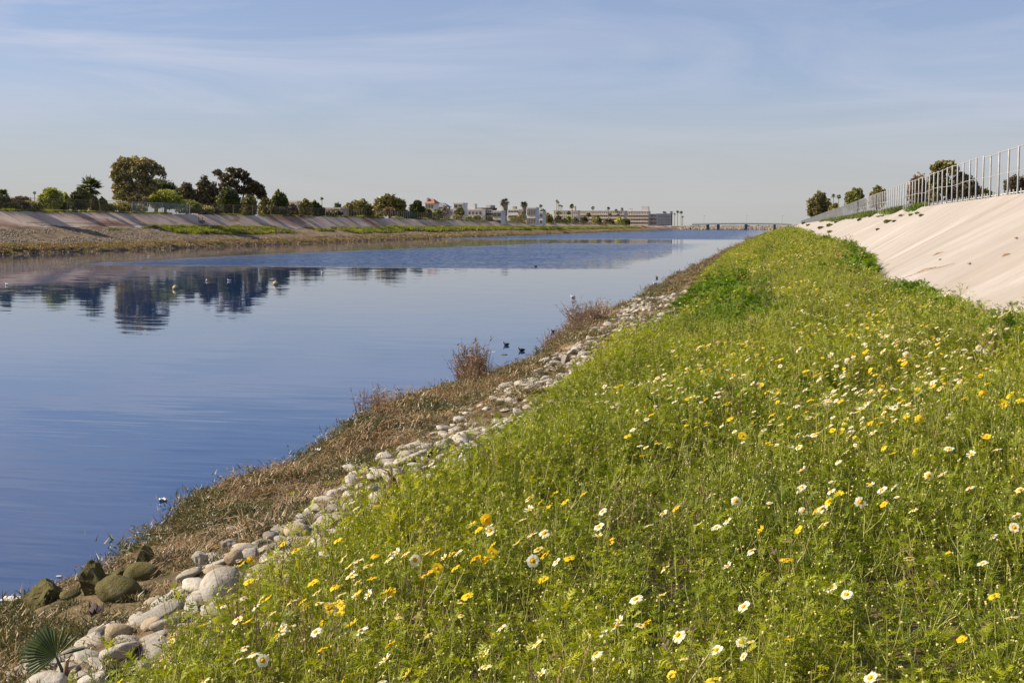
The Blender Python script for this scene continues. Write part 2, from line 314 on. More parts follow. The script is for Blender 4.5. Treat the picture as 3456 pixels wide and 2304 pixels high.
    p.inputs['Base Color'].default_value = (0.008, 0.038, 0.132, 1)
    L(t, mrange(t, msk, 0.0, 1.0, 0.02, 0.18), p.inputs['Roughness']); L(t, mrange(t, msk, 0.0, 1.0, 0.5, 0.07), p.inputs['Specular IOR Level']); L(t, b1.outputs[0], p.inputs['Normal'])
    L(t, p.outputs[0], out.inputs[0]); return m
G['water'] = water_mat()
def chain_mat(name, c, cover):
    m, t, out = base_mat(name); d = N(t, 'ShaderNodeBsdfDiffuse'); d.inputs[0].default_value = (*c, 1); tr = N(t, 'ShaderNodeBsdfTransparent')
    mx = N(t, 'ShaderNodeMixShader', inp={0: cover}); L(t, tr.outputs[0], mx.inputs[1]); L(t, d.outputs[0], mx.inputs[2]); L(t, mx.outputs[0], out.inputs[0]); return m
G['chain'] = chain_mat('wire_mesh', (0.28, 0.23, 0.18), 0.13); G['chain_silver'] = chain_mat('silver_slat_mesh', (0.40, 0.40, 0.35), 0.36); G['chain_white'] = chain_mat('pale_wire_mesh', (0.6, 0.6, 0.6), 0.16)

# ------------------------------------------------------------------ the right bank's plan: curves X(Y) read off the photograph
def curve(px2352, z, yend):
    P = [at_z(x * 3456 / 2352, y * 3456 / 2352, z) for x, y in px2352]; P = [(p.y, p.x) for p in P]; out = [P[0]]
    for p in P[1:]:
        if p[0] > out[-1][0] + 0.3: out.append(p)
    if out[-1][0] < yend: out.append((yend, out[-1][1]))
    ys = np.array([p[0] for p in out]); xs = np.array([p[1] for p in out]); return lambda Y: np.interp(Y, ys, xs)
shore = curve([(0, 1425), (60, 1390), (190, 1340), (300, 1290), (345, 1230), (400, 1198), (430, 1155), (500, 1128), (575, 1135), (600, 1108), (700, 1045), (800, 980), (905, 945), (1000, 905), (1150, 862),
               (1240, 830), (1280, 780), (1330, 750), (1390, 725), (1450, 705), (1490, 678), (1545, 645), (1600, 615), (1650, 592), (1690, 572), (1722, 556), (1765, 538)], 0.08, 1000)
stoneL = curve([(120, 1500), (330, 1400), (440, 1330), (560, 1260), (720, 1160), (870, 1055), (1000, 985), (1150, 890), (1255, 838), (1400, 745), (1440, 705), (1560, 655), (1690, 590)], 0.5, 1000)
stoneR = curve([(250, 1568), (380, 1490), (500, 1410), (565, 1310), (790, 1235), (850, 1180), (985, 1105), (1120, 1000), (1220, 925), (1270, 875), (1345, 835), (1440, 795), (1545, 752), (1560, 690), (1640, 630), (1740, 572)], 1.02, 1000)
toeX = curve([(2352, 745), (2290, 745), (2200, 700), (2080, 655), (1992, 630), (1975, 600), (1930, 573), (1868, 562), (1850, 548), (1838, 538), (1825, 530)], 1.72, 1000)
def bankknots(Y):
    s = float(shore(Y)); a = float(stoneL(Y)); b = float(stoneR(Y)); t = float(toeX(Y)); t = min(max(t, 2.2), 4.6)
    a = max(a, s + 0.5); b = max(b, a + 0.25)
    if Y > 46: f = min(1, (Y - 46) / 12); b = b * (1 - f) + min(b, s + 2.3) * f; a = min(a, b - .3)
    b = min(b, 0.4); a = min(a, b - 0.2)
    if Y > 34: t += .35 * min(1, (Y - 34) / 14)
    return s, a, b, t
_KY = np.concatenate([np.arange(-8, 60, 0.25), np.geomspace(60, 1000, 120)]); _KK = np.array([bankknots(y) for y in _KY])
def knots(Y): return [float(np.interp(Y, _KY, _KK[:, i])) for i in range(4)]
CRESTX = 8.5; CRESTZ = EYE + 1.2
def ground_z(X, Y):
    s, a, b, t = knots(Y)
    if X < s: return max(-1.2, (X - s) * 0.4)
    xs = [s, s + 0.25, a, b, b + 2.4, t, CRESTX]; zs = [0.0, 0.16, 0.52, 0.84, 1.16, 1.42, CRESTZ]
    if xs[4] > t - 0.3: xs[4] = t - 0.3
    if xs[3] > xs[4]: xs[3] = xs[4] - 0.3
    return float(np.interp(X, xs, zs))
def lump(X, Y): return noise.noise(Vector((X * 0.9, Y * 0.5, 0.0))) * 0.15 + noise.noise(Vector((X * 3.1, Y * 2.7, 4.0))) * 0.035
def bank_z(X, Y): return ground_z(X, Y) + lump(X, Y) * min(1, max(0, (X - knots(Y)[0]) * 2)) if X < knots(Y)[3] else ground_z(X, Y)
Ys = np.concatenate([np.arange(-6, 14, 0.22), np.geomspace(14, 1000, 190)])
def strip(name, mat, xf, nx, zf, smooth=True, ys=Ys, kind='structure'):
    V = []; nY = len(ys)
    for y in ys:
        x0, x1 = xf(y)
        for i in range(nx): x = x0 + (x1 - x0) * i / (nx - 1); V.append((x, y, zf(x, y)))
    idx = np.arange(nY * nx).reshape(nY, nx); Q = np.stack([idx[:-1, :-1], idx[:-1, 1:], idx[1:, 1:], idx[1:, :-1]], -1).reshape(-1, 4)
    o = obj(name, fastmesh(name, V, Q, mat, smooth)); return tag(o, kind=kind)
bank = strip('near_bank', G['soil'], lambda y: (knots(y)[0] - 3.2, knots(y)[3] + 0.35), 64, lambda x, y: bank_z(x, y) - (0.12 if x > knots(y)[3] else 0))
strip('concrete_levee', G['concrete_near'], lambda y: (knots(y)[3] - 0.15, CRESTX), 14, lambda x, y: ground_z(x, y) + 0.004 + 0.012 * noise.noise(Vector((x * .7, y * .3, 1))))
strip('levee_top', G['soil'], lambda y: (CRESTX, CRESTX + 1.0), 4, lambda x, y: CRESTZ - 0.0 + 0.02 * noise.noise(Vector((x, y, 1))))
strip('bike_path', G['asphalt'], lambda y: (CRESTX + 1.0, CRESTX + 4.6), 3, lambda x, y: CRESTZ + 0.01)
G['dryland'] = solid('dry_plain', [(0.3, (0.12, 0.11, 0.05)), (0.5, (0.2, 0.18, 0.09)), (0.7, (0.26, 0.22, 0.14))], 0.05, 0.95, 0.3, 1.0)
def quadsheet(name, x0, x1, y0, y1, z, mat, n=40):
    xs = np.linspace(x0, x1, n); ys = np.linspace(y0, y1, n); V = [(x, y, z) for y in ys for x in xs]
    idx = np.arange(n * n).reshape(n, n); Q = np.stack([idx[:-1, :-1], idx[:-1, 1:], idx[1:, 1:], idx[1:, :-1]], -1).reshape(-1, 4)
    return tag(obj(name, fastmesh(name, V, Q, mat)), kind='structure')
quadsheet('right_plain', CRESTX + 4.6, 6000, -40, 9000, CRESTZ - 0.25, G['dryland'])

# ------------------------------------------------------------------ far bank
WX = -84.0
def farshore(Y): return WX - 1.2 + 1.6 * noise.noise(Vector((Y * 0.03, 2.2, 0))) + 0.5 * noise.noise(Vector((Y * 0.2, 5.2, 0)))
TOEX, FCX = -97.0, -101.3
def fcrest(Y): return EYE + float(np.interp(Y, [100, 176, 300, 360, 420, 480, 620, 900], [1.95, 1.93, 1.92, 1.75, 1.45, 1.15, 0.65, 0.2]))
def ftoe(Y): return EYE + float(np.interp(Y, [100, 160, 270, 400, 600, 900], [-0.05, -0.1, -0.65, -0.85, -1.1, -1.4]))
def far_z(X, Y):
    s = farshore(Y); t, c = ftoe(Y), fcrest(Y)
    if X > s: return max(-1.2, (s - X) * 0.35)
    z = float(np.interp(-X, [-s, -s + 0.8, -s + 4.5, -TOEX - 0.5, -TOEX, -FCX, -FCX + 1.2], [0, 0.45, 1.3, t - 0.12, t, c, c + 0.02]))
    if X > TOEX: z += 0.16 * noise.noise(Vector((X * .5, Y * .25, 0))) + 0.08 * noise.noise(Vector((X * 1.7, Y * .9, 3)))
    return z
FY = np.concatenate([np.arange(60, 420, 1.2), np.geomspace(420, 1120, 120)])
G['farsoil'] = solid('far_bank_soil', [(0.3, (0.08, 0.055, 0.03)), (0.5, (0.155, 0.11, 0.065)), (0.7, (0.26, 0.195, 0.125))], 0.6, 0.95, 0.8, 3.5, bdist=0.15)
strip('far_bank', G['farsoil'], lambda y: (TOEX + 0.1, WX + 6), 26, far_z, ys=FY)
strip('far_concrete_levee', G['concrete_far'], lambda y: (FCX, TOEX + 0.1), 8, lambda x, y: float(np.interp(x, [FCX, TOEX + .1], [fcrest(y), ftoe(y) - 0.03])) + 0.003, ys=FY)
strip('far_levee_top', G['dryland'], lambda y: (FCX - 14, FCX), 6, lambda x, y: fcrest(y) - 0.03, ys=FY)
quadsheet('left_plain', -9000, FCX - 13, -500, 9000, 3.25, G['dryland'])
quadsheet('far_land', -200, 40, 1110, 9000, 2.0, G['dryland'])
# water
V = []; xs = np.linspace(WX - 4, 6, 8); ysw = np.concatenate([np.linspace(-40, 100, 8), np.geomspace(110, 1130, 10)])
V = [(x, y, 0) for y in ysw for x in xs]; idx = np.arange(len(V)).reshape(len(ysw), len(xs)); Q = np.stack([idx[:-1, :-1], idx[:-1, 1:], idx[1:, 1:], idx[1:, :-1]], -1).reshape(-1, 4)
tag(obj('water', fastmesh('water', V, Q, G['water'])), kind='structure')

# ------------------------------------------------------------------ scatter (stuff only)
def scatter(name, pts, rot, scl, idx, variants, label, cat):
    col = bpy.data.collections.new(name + '_variants')
    for i, o in enumerate(variants): o.name = '%s_shape_%02d' % (name, i); col.objects.link(o)
    me = bpy.data.meshes.new(name); pts = np.asarray(pts, np.float32); me.vertices.add(len(pts)); me.vertices.foreach_set('co', pts.ravel())
    a = me.attributes.new('rot', 'FLOAT_VECTOR', 'POINT'); a.data.foreach_set('vector', np.asarray(rot, np.float32).ravel())
    a = me.attributes.new('scl', 'FLOAT_VECTOR', 'POINT'); a.data.foreach_set('vector', np.asarray(scl, np.float32).ravel())
    a = me.attributes.new('idx', 'INT', 'POINT'); a.data.foreach_set('value', np.asarray(idx, np.int32))
    o = obj(name, me); tag(o, label, cat, kind='stuff')
    g = bpy.data.node_groups.new(name, 'GeometryNodeTree')
    g.interface.new_socket('Geometry', in_out='INPUT', socket_type='NodeSocketGeometry'); g.interface.new_socket('Geometry', in_out='OUTPUT', socket_type='NodeSocketGeometry')
    gi = g.nodes.new('NodeGroupInput'); go = g.nodes.new('NodeGroupOutput'); ip = g.nodes.new('GeometryNodeInstanceOnPoints'); ci = g.nodes.new('GeometryNodeCollectionInfo')
    ci.inputs[0].default_value = col; ci.inputs['Separate Children'].default_value = True; ci.inputs['Reset Children'].default_value = True
    def at(nm, ty):
        n = g.nodes.new('GeometryNodeInputNamedAttribute'); n.data_type = ty; n.inputs[0].default_value = nm; return n.outputs[0]
    ip.inputs['Pick Instance'].default_value = True
    g.links.new(gi.outputs[0], ip.inputs['Points']); g.links.new(ci.outputs[0], ip.inputs['Instance']); g.links.new(at('idx', 'INT'), ip.inputs['Instance Index'])
    e2r = g.nodes.new('FunctionNodeEulerToRotation'); g.links.new(at('rot', 'FLOAT_VECTOR'), e2r.inputs[0])
    g.links.new(e2r.outputs[0], ip.inputs['Rotation']); g.links.new(at('scl', 'FLOAT_VECTOR'), ip.inputs['Scale']); g.links.new(ip.outputs[0], go.inputs[0])
    md = o.modifiers.new('scatter', 'NODES'); md.node_group = g
    return o
def rv(a=1.0): return Vector((random.uniform(-a, a), random.uniform(-a, a), random.uniform(-a, a)))
def feather(mb, p, d, ln, mi, pn=6, w=0.0035):
    """finely cut leaf: pairs of narrow lobes along a midrib"""
    d = d.normalized(); side = d.cross(Vector((0, 0, 1)));
    if side.length < 0.1: side = Vector((1, 0, 0))
    side.normalize(); side = (side + rv(0.5)).normalized(); v = []; f = []
    for i in range(pn):
        q = p + d * ln * (i + 0.6) / pn + Vector((0, 0, -ln * 0.25 * (i / pn) ** 2)); l = ln * (0.42 if i < pn - 1 else 0.25) * random.uniform(0.6, 1.15)
        for sgn in (-1, 1):
            e = (side * sgn * 0.9 + d * 0.7 + rv(0.35)).normalized(); k = len(v)
            v += [q - d * w, q + d * w * 1.4, q + e * l]; f.append((k, k + 1, k + 2))
            q2 = q + e * l * 0.55; e2 = (e + d * 0.8 + rv(0.6)).normalized(); k = len(v)
            v += [q2 - e * w, q2 + e * w, q2 + e2 * l * 0.5]; f.append((k, k + 1, k + 2))
    mb.add(v, f, mi)
def meadow_plant(h, nleaf, nbr, lush=False, buds=2, sprd=0.05):
    mb = MB(); lean = rv(0.07); pts = [Vector((0, 0, 0)) + Vector((lean.x * t * t, lean.y * t * t, h * t)) for t in (0, .35, .7, 1)]
    mb.tube(pts, [0.0045, 0.0042, 0.003, 0.0016], 3, 1, False)
    tips = [(pts, h)]
    for b in range(nbr):
        t = random.uniform(0.3, 0.75); a = random.uniform(0, 6.28); o = Vector((lean.x * t * t, lean.y * t * t, h * t)); ln = h * random.uniform(0.25, 0.5)
        e = o + Vector((math.cos(a) * ln * .45, math.sin(a) * ln * .45, ln * .85)); m_ = (o + e) / 2 + Vector((math.cos(a), math.sin(a), 0)) * ln * .08
        mb.tube([o, m_, e], [0.002, 0.0018, 0.001], 3, 1, False); tips.append(([o, m_, e], ln))
    for i in range(nleaf):
        ch, ln = random.choice(tips) if random.random() < .6 else tips[0]; t = random.random() ** 0.75 * (len(ch) - 1); k = min(int(t), len(ch) - 2); p = ch[k].lerp(ch[k + 1], t - k)
        if p.z < h * 0.12: p = p + Vector((0, 0, h * .1))
        a = random.uniform(0, 6.28); up = random.uniform(0.1, 1.3)
        feather(mb, p, Vector((math.cos(a), math.sin(a), up)), random.uniform(0.035, 0.075) * (1.35 if lush else 1), 0, 5 if not lush else 6, 0.0035 if not lush else 0.006)
    for i in range(buds):
        ch, ln = random.choice(tips); q = ch[-1]; mb.ball(q + Vector((0, 0, .004)), random.uniform(0.004, 0.007), 5, 3, 2)
    return mb.build('plant', [G['lush' if lush else 'meadow'], G['meadow_stem'], G['bud']], link=False)
MV = [meadow_plant(random.uniform(.38, .58), 19, 4, buds=random.choice((1, 2, 3))) for _ in range(10)] + [meadow_plant(random.uniform(.3, .42), 52, 6, True, 0) for _ in range(5)]
DEADV = [meadow_plant(random.uniform(.35, .6), 5, 6, buds=3) for _ in range(3)]
for o_ in DEADV:
    o_.data.materials[0] = G['straw']; o_.data.materials[1] = G['straw']; o_.data.materials[2] = G['twig']
MV += DEADV
def inview(x, y, z=1.2, m=60):
    if y < 30: m = max(m, 420)
    v = CR.transposed() @ Vector((x, y, z - EYE))
    if v.z > -0.5: return False
    px = 512 + F * v.x / -v.z; py = 341.33 - F * v.y / -v.z
    return -m < px < 1024 + m and -m < py < 682 + m * 2.5
def lushness(x, y):
    n = noise.noise(Vector((x * 0.35 + 9, y * 0.12, 0)))
    s, a, b, t = knots(y); v = n * 0.9
    if t - x < 0.9: v += 0.35
    if 22 < y < 52 and x < b + 2.9: v += 0.6 * min(1, (y - 22) / 5, (52 - y) / 10, (b + 2.9 - x) / .8) + .35 * noise.noise(Vector((x * 1.3, y * .5, 5)))
    if 46 < y < 95 and x > t - 3.2: v += .38           # the bright clump above the stones
    return v
def hveg(x, y):
    s, a, b, t = knots(y); e = min(1, max(0.25, (x - b + 0.2) / 0.8)) ; e2 = min(1, max(0.35, (t - x + 0.25) / 0.7))
    return (0.46 + 0.22 * noise.noise(Vector((x * .6, y * .25, 7))) + .07 * noise.noise(Vector((x * 2.2, y * 1.2, 3)))) * min(e, 1) * (0.55 + 0.45 * e2) * (1 + .5 * min(1, max(0, (y - 34) / 20)) * min(1, max(0, (x - b - 2) / 2)))
P_, R_, S_, I_ = [], [], [], []
def meadow_band(y0, y1, dens, k):
    n = int((y1 - y0) * 8.5 * dens)
    for _ in range(n):
        y = random.uniform(y0, y1); s, a, b, t = knots(y); x = random.uniform(b - 0.2, t + 0.05 + .25 * max(0, noise.noise(Vector((y * .35, 5, 0)))))
        if random.random() > (t - b + 0.55) / 8.5: continue
        edge = min(x - b, t - x)
        if edge < 0 and random.random() < 0.4 + noise.noise(Vector((x * 2, y * 1.3, 3))): continue
        if not inview(x, y): continue
        hole = noise.noise(Vector((x * 0.8, y * 0.6, 11)))
        if hole > 0.46 and random.random() < 0.6 and not (24 < y < 46): continue
        lu = lushness(x, y) + random.uniform(-.3, .3); h = hveg(x, y) / 0.46 * random.uniform(0.75, 1.2)
        P_.append((x, y, bank_z(min(x, t - 0.01), y) - 0.02 + (max(0, x - t) * .57))); R_.append((random.gauss(0, .1), random.gauss(0, .1), random.uniform(0, 6.28)))
        if hole > .36 and random.random() < .22 or random.random() < .02: I_.append(random.randint(15, 17)); S_.append((k, k, h * k ** .3))
        elif lu > 0.45: I_.append(random.randint(10, 14)); S_.append((k * 1.15, k * 1.15, h * k ** .3))
        else: I_.append(random.randint(0, 9)); S_.append((k, k, h * k ** .3))
meadow_band(1.8, 14, 108, 1.0); meadow_band(14, 40, 56, 1.25); meadow_band(40, 110, 16, 2.0); meadow_band(110, 420, 3.2, 3.6)
scatter('meadow_plants', P_, R_, S_, I_, MV, 'dense green feathery plants with pale stems covering the slope below the concrete', 'meadow')
print('meadow', len(P_))

# dry shore plants
def straw_tuft(n, ln, mi_green=0.1, up=0.5):
    mb = MB()
    for _ in range(n):
        a = random.uniform(0, 6.28); o = Vector((random.gauss(0, .05), random.gauss(0, .05), 0)); d = Vector((math.cos(a), math.sin(a), random.uniform(0.1, up) * 2)).normalized(); l = ln * random.uniform(.5, 1.2)
        w = random.uniform(.0018, .0035); p1 = o + d * l * .45; d2 = (d + Vector((0, 0, -0.9)) + rv(.4)).normalized(); p2 = p1 + d2 * l * .3; p3 = p2 + (d2 + rv(.6)).normalized() * l * .3
        sd = d.cross(Vector((0, 0, 1))).normalized() * w if d.cross(Vector((0, 0, 1))).length > .01 else Vector((w, 0, 0)); mi = 1 if random.random() < mi_green else 0
        mb.add([o - sd, o + sd, p1 + sd, p1 - sd, p2 + sd * .8, p2 - sd * .8, p3], [(0, 1, 2, 3), (3, 2, 4, 5), (5, 4, 6)], mi)
    return mb.build('tuft', [G['straw'], G['mat_green']], link=False)
def mat_tuft(n):
    mb = MB()
    for _ in range(n):
        o = Vector((random.gauss(0, .07), random.gauss(0, .07), random.uniform(0, .04))); d = Vector((random.gauss(0, 1), random.gauss(0, 1), random.uniform(.5, 1.8))).normalized(); l = random.uniform(.02, .06)
        s = d.cross(rv()).normalized() * random.uniform(.003, .006); mb.add([o - s, o + s, o + d * l], [(0, 1, 2)], 0 if random.random() < .8 else 1)
    return mb.build('tuft', [G['mat_green'], G['straw']], link=False)
def twig_shrub(h, n):
    mb = MB()
    for _ in range(n):
        a = random.uniform(0, 6.28); sp_ = random.uniform(.1, .6); o = Vector((random.gauss(0, .03), random.gauss(0, .03), 0)); l = h * random.uniform(.6, 1.1)
        p1 = o + Vector((math.cos(a) * sp_ * l * .4, math.sin(a) * sp_ * l * .4, l * .5)); p2 = p1 + Vector((math.cos(a) * sp_ * l * .3, math.sin(a) * sp_ * l * .3, l * .5)) + rv(.03)
        mb.tube([o, p1, p2], [.003, .0022, .001], 3, 0, False)
        for _ in range(12):
            t = random.uniform(.25, 1); q = o.lerp(p1, t * 2) if t < .5 else p1.lerp(p2, t * 2 - 1); e = rv().normalized(); e.z = abs(e.z); ln = random.uniform(.02, .07); s = e.cross(rv()).normalized() * random.uniform(.002, .006)
            mb.add([q - s, q + s, q + e * ln], [(0, 1, 2)], 0)
    return mb.build('shrub', [G['twig']], link=False)
SV = [straw_tuft(60, .26) for _ in range(5)] + [mat_tuft(240) for _ in range(4)] + [twig_shrub(.42, 26) for _ in range(4)] + [straw_tuft(50, .14, .3, .3) for _ in range(2)]
def onbank(cx, cy): return at_surf(cx, cy, lambda x, y: max(0.0, bank_z(x, y)) + .01)
BO = [onbank(x, y) for x, y in ((135,2040),(90,2050),(305,2010),(340,2010),(385,2020),(430,2010),(465,1960),(500,1950),(475,1920),(395,1965),(225,2025),(180,2030),(665,1915),(778,1895),(765,1855),(990,1808),(1020,1808),(905,1825),(735,2015))]
P_, R_, S_, I_ = [], [], [], []
def dry_band(y0, y1, dens, k0):
    for _ in range(int((y1 - y0) * 6 * dens)):
        y = random.uniform(y0, y1); s, a, b, t = knots(y); x = random.uniform(s - .1, s + 5.9)
        if x > b + .25: continue
        if x > a and random.random() < .35: continue
        if not inview(x, y, .4): continue
        if any(abs(x - q.x) < .14 and -.3 < y - q.y < .2 for q in BO):
            if random.random() < .5: continue
            k = .45
        else: k = k0
        n = noise.noise(Vector((x * 1.1, y * .55, 21))); e = x - s; r = random.random()
        clump = noise.noise(Vector((x * .8, y * .3, 31)))
        sc = k * random.uniform(.7, 1.3) * (1 + 1.3 * max(0, noise.noise(Vector((x * 1.6, y * .9, 61))))); z = bank_z(x, y)
        if x > a: i = random.choice((13, 14, 13, 5)); sc *= .8
        elif clump > .12 and 19 < y and e < (a - s) * .7 and r < .32: i = random.randint(9, 12); sc *= (0.6 + clump) * (1 if y < 40 else .5)
        elif e < .45 or n > .05: i = random.randint(5, 8) if r < .75 else 13
        else: i = random.randint(0, 4) if r < .6 else random.choice((5, 6, 13))
        P_.append((x, y, z - .01)); R_.append((random.gauss(0, .2), random.gauss(0, .2), random.uniform(0, 6.28))); S_.append((sc, sc, sc * random.uniform(.7, 1.1))); I_.append(i)
dry_band(5, 16, 75, 1.0); dry_band(16, 45, 34, 1.3); dry_band(45, 130, 9, 2.1); dry_band(130, 420, 1.6, 3.6)
scatter('dry_shore_plants', P_, R_, S_, I_, SV, 'matted brown straw and olive ground cover between the water and the stones', 'dry grass')
print('dry', len(P_))

# ------------------------------------------------------------------ stones of the bank
def stone_mesh(name, mat, el, flat, seed, sub=3, rough=0.22):
    bm = bmesh.new(); bmesh.ops.create_icosphere(bm, subdivisions=sub, radius=1.0)
    o = Vector((seed * 3.7, seed * 1.3, 0))
    for v in bm.verts:
        p = v.co.copy(); r = 1 + rough * noise.noise(p * 0.9 + o) + rough * .38 * noise.noise(p * 2.1 + o) + .05 * noise.noise(p * 5 + o)
        q = Vector((abs(p.x) ** .82 * (1 if p.x > 0 else -1), abs(p.y) ** .82 * (1 if p.y > 0 else -1), abs(p.z) ** .9 * (1 if p.z > 0 else -1)))
        v.co = Vector((q.x * r * 0.62, q.y * r * el * .62, q.z * r * flat))
    me = bpy.data.meshes.new(name); bm.to_mesh(me); bm.free(); me.materials.append(mat); me.polygons.foreach_set('use_smooth', [True] * len(me.polygons)); return me
STM = [stone_mesh('stone', G['stone'], random.uniform(1.1, 2.1), random.uniform(.20, .34), i, rough=.36) for i in range(9)] + [stone_mesh('stone', G['stone_tan'], 1.5, .42, 20), stone_mesh('stone', G['stone_tan'], 1.2, .5, 21), stone_mesh('stone', G['stone_dark'], 1.3, .45, 22)]
cand = []; grid = {}
def place_stone(x, y, r, el, tries_ok=True):
    key = (int(x / .5), int(y / .5))
    for i in range(-1, 2):
        for j in range(-2, 3):
            for (qx, qy, qr) in grid.get((key[0] + i, key[1] + j), ()):
                if ((qx - x) / (r + qr)) ** 2 + ((qy - y) / ((r + qr) * el)) ** 2 < 0.62: return False
    grid.setdefault(key, []).append((x, y, r)); return True
for tries in range(34000):
    y = 3.5 + random.random() ** 1.4 * 44
    if tries < 6000: y = random.uniform(4.5, 14)
    s, a, b, t = knots(y)
    lo, hi = a + .12, b + .2
    if y > 24: lo = a - .3; hi = b + .7
    x = random.uniform(lo, hi); r = random.uniform(.045, .10) if tries > 9000 else random.uniform(.08, .15)
    dens = noise.noise(Vector((x * .7, y * .25, 41)))
    if dens < -.08 and random.random() < .88 and y > 10: continue
    if 16 < y < 23 and random.random() < .5: continue
    if not inview(x, y, .7, 30): continue
    if place_stone(x, y, r, 1.35): cand.append((y, x, r))
cand.sort(); print('stones', len(cand))
rest = MB()
rest_v = []; rest_q = []; nn = 0
for i, (y, x, r) in enumerate(cand):
    me = STM[random.randrange(9)] if random.random() < .86 else STM[9 + random.randrange(3)]
    z = bank_z(x, y) + r * random.uniform(-.06, .14); rot = Euler((random.gauss(0, .2) , random.gauss(0, .2) - .1, random.gauss(0.1, .55))); sc = (r, r, r * random.uniform(.75, 1.3)); sc = tuple(v * 1.25 for v in sc)
    if i < 298:
        o = obj('stone', me, bank); o.location = (x, y, z); o.rotation_euler = rot; o.scale = sc
    else:
        M = Matrix.Translation((x, y, z)) @ rot.to_matrix().to_4x4() @ Matrix.Diagonal((*sc, 1)); co = np.array([tuple(M @ v.co) for v in me.vertices]); fa = np.array([p.vertices[:] for p in me.polygons]); rest_v.append(co); rest_q.append(fa + nn); nn += len(co)
if rest_v:
    o = obj('far_stones', fastmesh('far_stones', np.concatenate(rest_v), np.concatenate(rest_q), G['stone'], True), bank); o['kind'] = 'stuff'

# distinct boulders and stones, each its own thing
def boulder(label, cx, cy, wpx, hpx, z0, mat, seed, cat='boulder', angular=True, rz=0.0, dep=1.0, name=None, sink=.25):
    p = onbank(cx, cy + hpx * .42) if cx < 2000 and z0 > .04 else at_z(cx, cy + hpx * .3, z0); p.y += .06; dist = (p - Vector((0, 0, EYE))).length; w = wpx * K / F * dist; h = hpx * K / F * dist
    rnd = random.Random(seed); bm = bmesh.new()
    if angular:
        for _ in range(13):
            d = Vector((rnd.gauss(0, 1), rnd.gauss(0, 1), rnd.gauss(0, 1))).normalized(); bm.verts.new((d.x * w * .55, d.y * w * .5 * dep, d.z * h * .75))
        bmesh.ops.convex_hull(bm, input=bm.verts); bmesh.ops.bevel(bm, geom=bm.edges[:], offset=.035 * w, segments=1, affect='EDGES'); bmesh.ops.triangulate(bm, faces=bm.faces); bmesh.ops.subdivide_edges(bm, edges=bm.edges, cuts=3, use_grid_fill=True)
        for v in bm.verts:
            v.co += v.co.normalized() * ((noise.noise(v.co * 5 / w + Vector((seed, 0, 0))) * .07 + noise.noise(v.co * 14 / w + Vector((seed, 3, 0))) * .035 + noise.noise(v.co * 34 / w) * .015) * w)
        bmesh.ops.triangulate(bm, faces=bm.faces)
    else:
        bmesh.ops.create_icosphere(bm, subdivisions=3, radius=1)
        for v in bm.verts:
            q = v.co; r_ = 1 + .2 * noise.noise(q * .9 + Vector((seed, 0, 0))) + .06 * noise.noise(q * 3 + Vector((seed, 2, 0))); v.co = Vector((q.x * w * .5 * r_, q.y * w * .5 * dep * r_, q.z * h * .62 * r_))
    me = bpy.data.meshes.new(name or cat); bm.to_mesh(me); bm.free(); me.materials.append(mat)
    if not angular: me.polygons.foreach_set('use_smooth', [True] * len(me.polygons))
    o = obj(name or cat, me); o.location = (p.x, p.y, p.z + h * (.5 - sink)); o.rotation_euler = (rnd.uniform(-.15, .15), rnd.uniform(-.15, .15), rz)
    return tag(o, label, cat)
boulder('mossy wedge boulder at the water edge, leftmost of the dark boulders', 135, 2005, 150, 80, .05, G['moss'], 3, dep=.8)
boulder('tall cracked mossy boulder with a black shaded side at the water edge', 305, 1960, 100, 110, .08, G['moss'], 5)
boulder('broad rounded mossy boulder right of the tall cracked one', 385, 1985, 150, 75, .14, G['moss'], 8, angular=False, dep=.8)
boulder('long low mossy boulder above the broad rounded one', 465, 1930, 120, 55, .10, G['moss'], 9, angular=False, dep=.7)
boulder('pointed mossy boulder leaning at the brown straw edge, topmost of the dark boulders', 475, 1885, 62, 75, .08, G['moss'], 12)
boulder('small dark wet boulder in the gap between the mossy boulders', 395, 1940, 60, 50, .05, G['moss'], 13)
boulder('small flat mossy boulder between the wedge and the tall boulder', 225, 2010, 70, 32, .08, G['moss'], 14, angular=False)
boulder('pale rough block of stone lying alone in the straw', 665, 1893, 62, 50, .45, G['stone'], 21, 'stone')
boulder('tan rounded stone beside the straw below the brown pointed stone', 778, 1880, 62, 40, .6, G['stone_tan'], 22, 'stone', False)
boulder('brown pointed stone with a dark shaded side in the straw', 765, 1840, 62, 38, .6, G['stone_dark'], 23, 'stone')
boulder('smooth tan oval stone half covered by dry straw', 990, 1790, 90, 44, .6, G['stone_tan'], 24, 'stone', False)
boulder('dark grey oval stone next to the brown flat one', 905, 1812, 55, 32, .6, G['stone_dark'], 25, 'stone', False)
boulder('largest pale rounded stone at the meadow edge above the row of stones', 735, 1975, 135, 95, .72, G['stone'], 26, 'stone', False, dep=1.2)
boulder('angular grey stone standing up beside the small red palm stump', 1345, 1590, 58, 48, .75, G['stone_dark'], 27, 'stone')
boulder('grey blocky stone standing above the end of the pale stones', 1900, 1215, 50, 34, .6, G['stone_dark'], 28, 'stone')

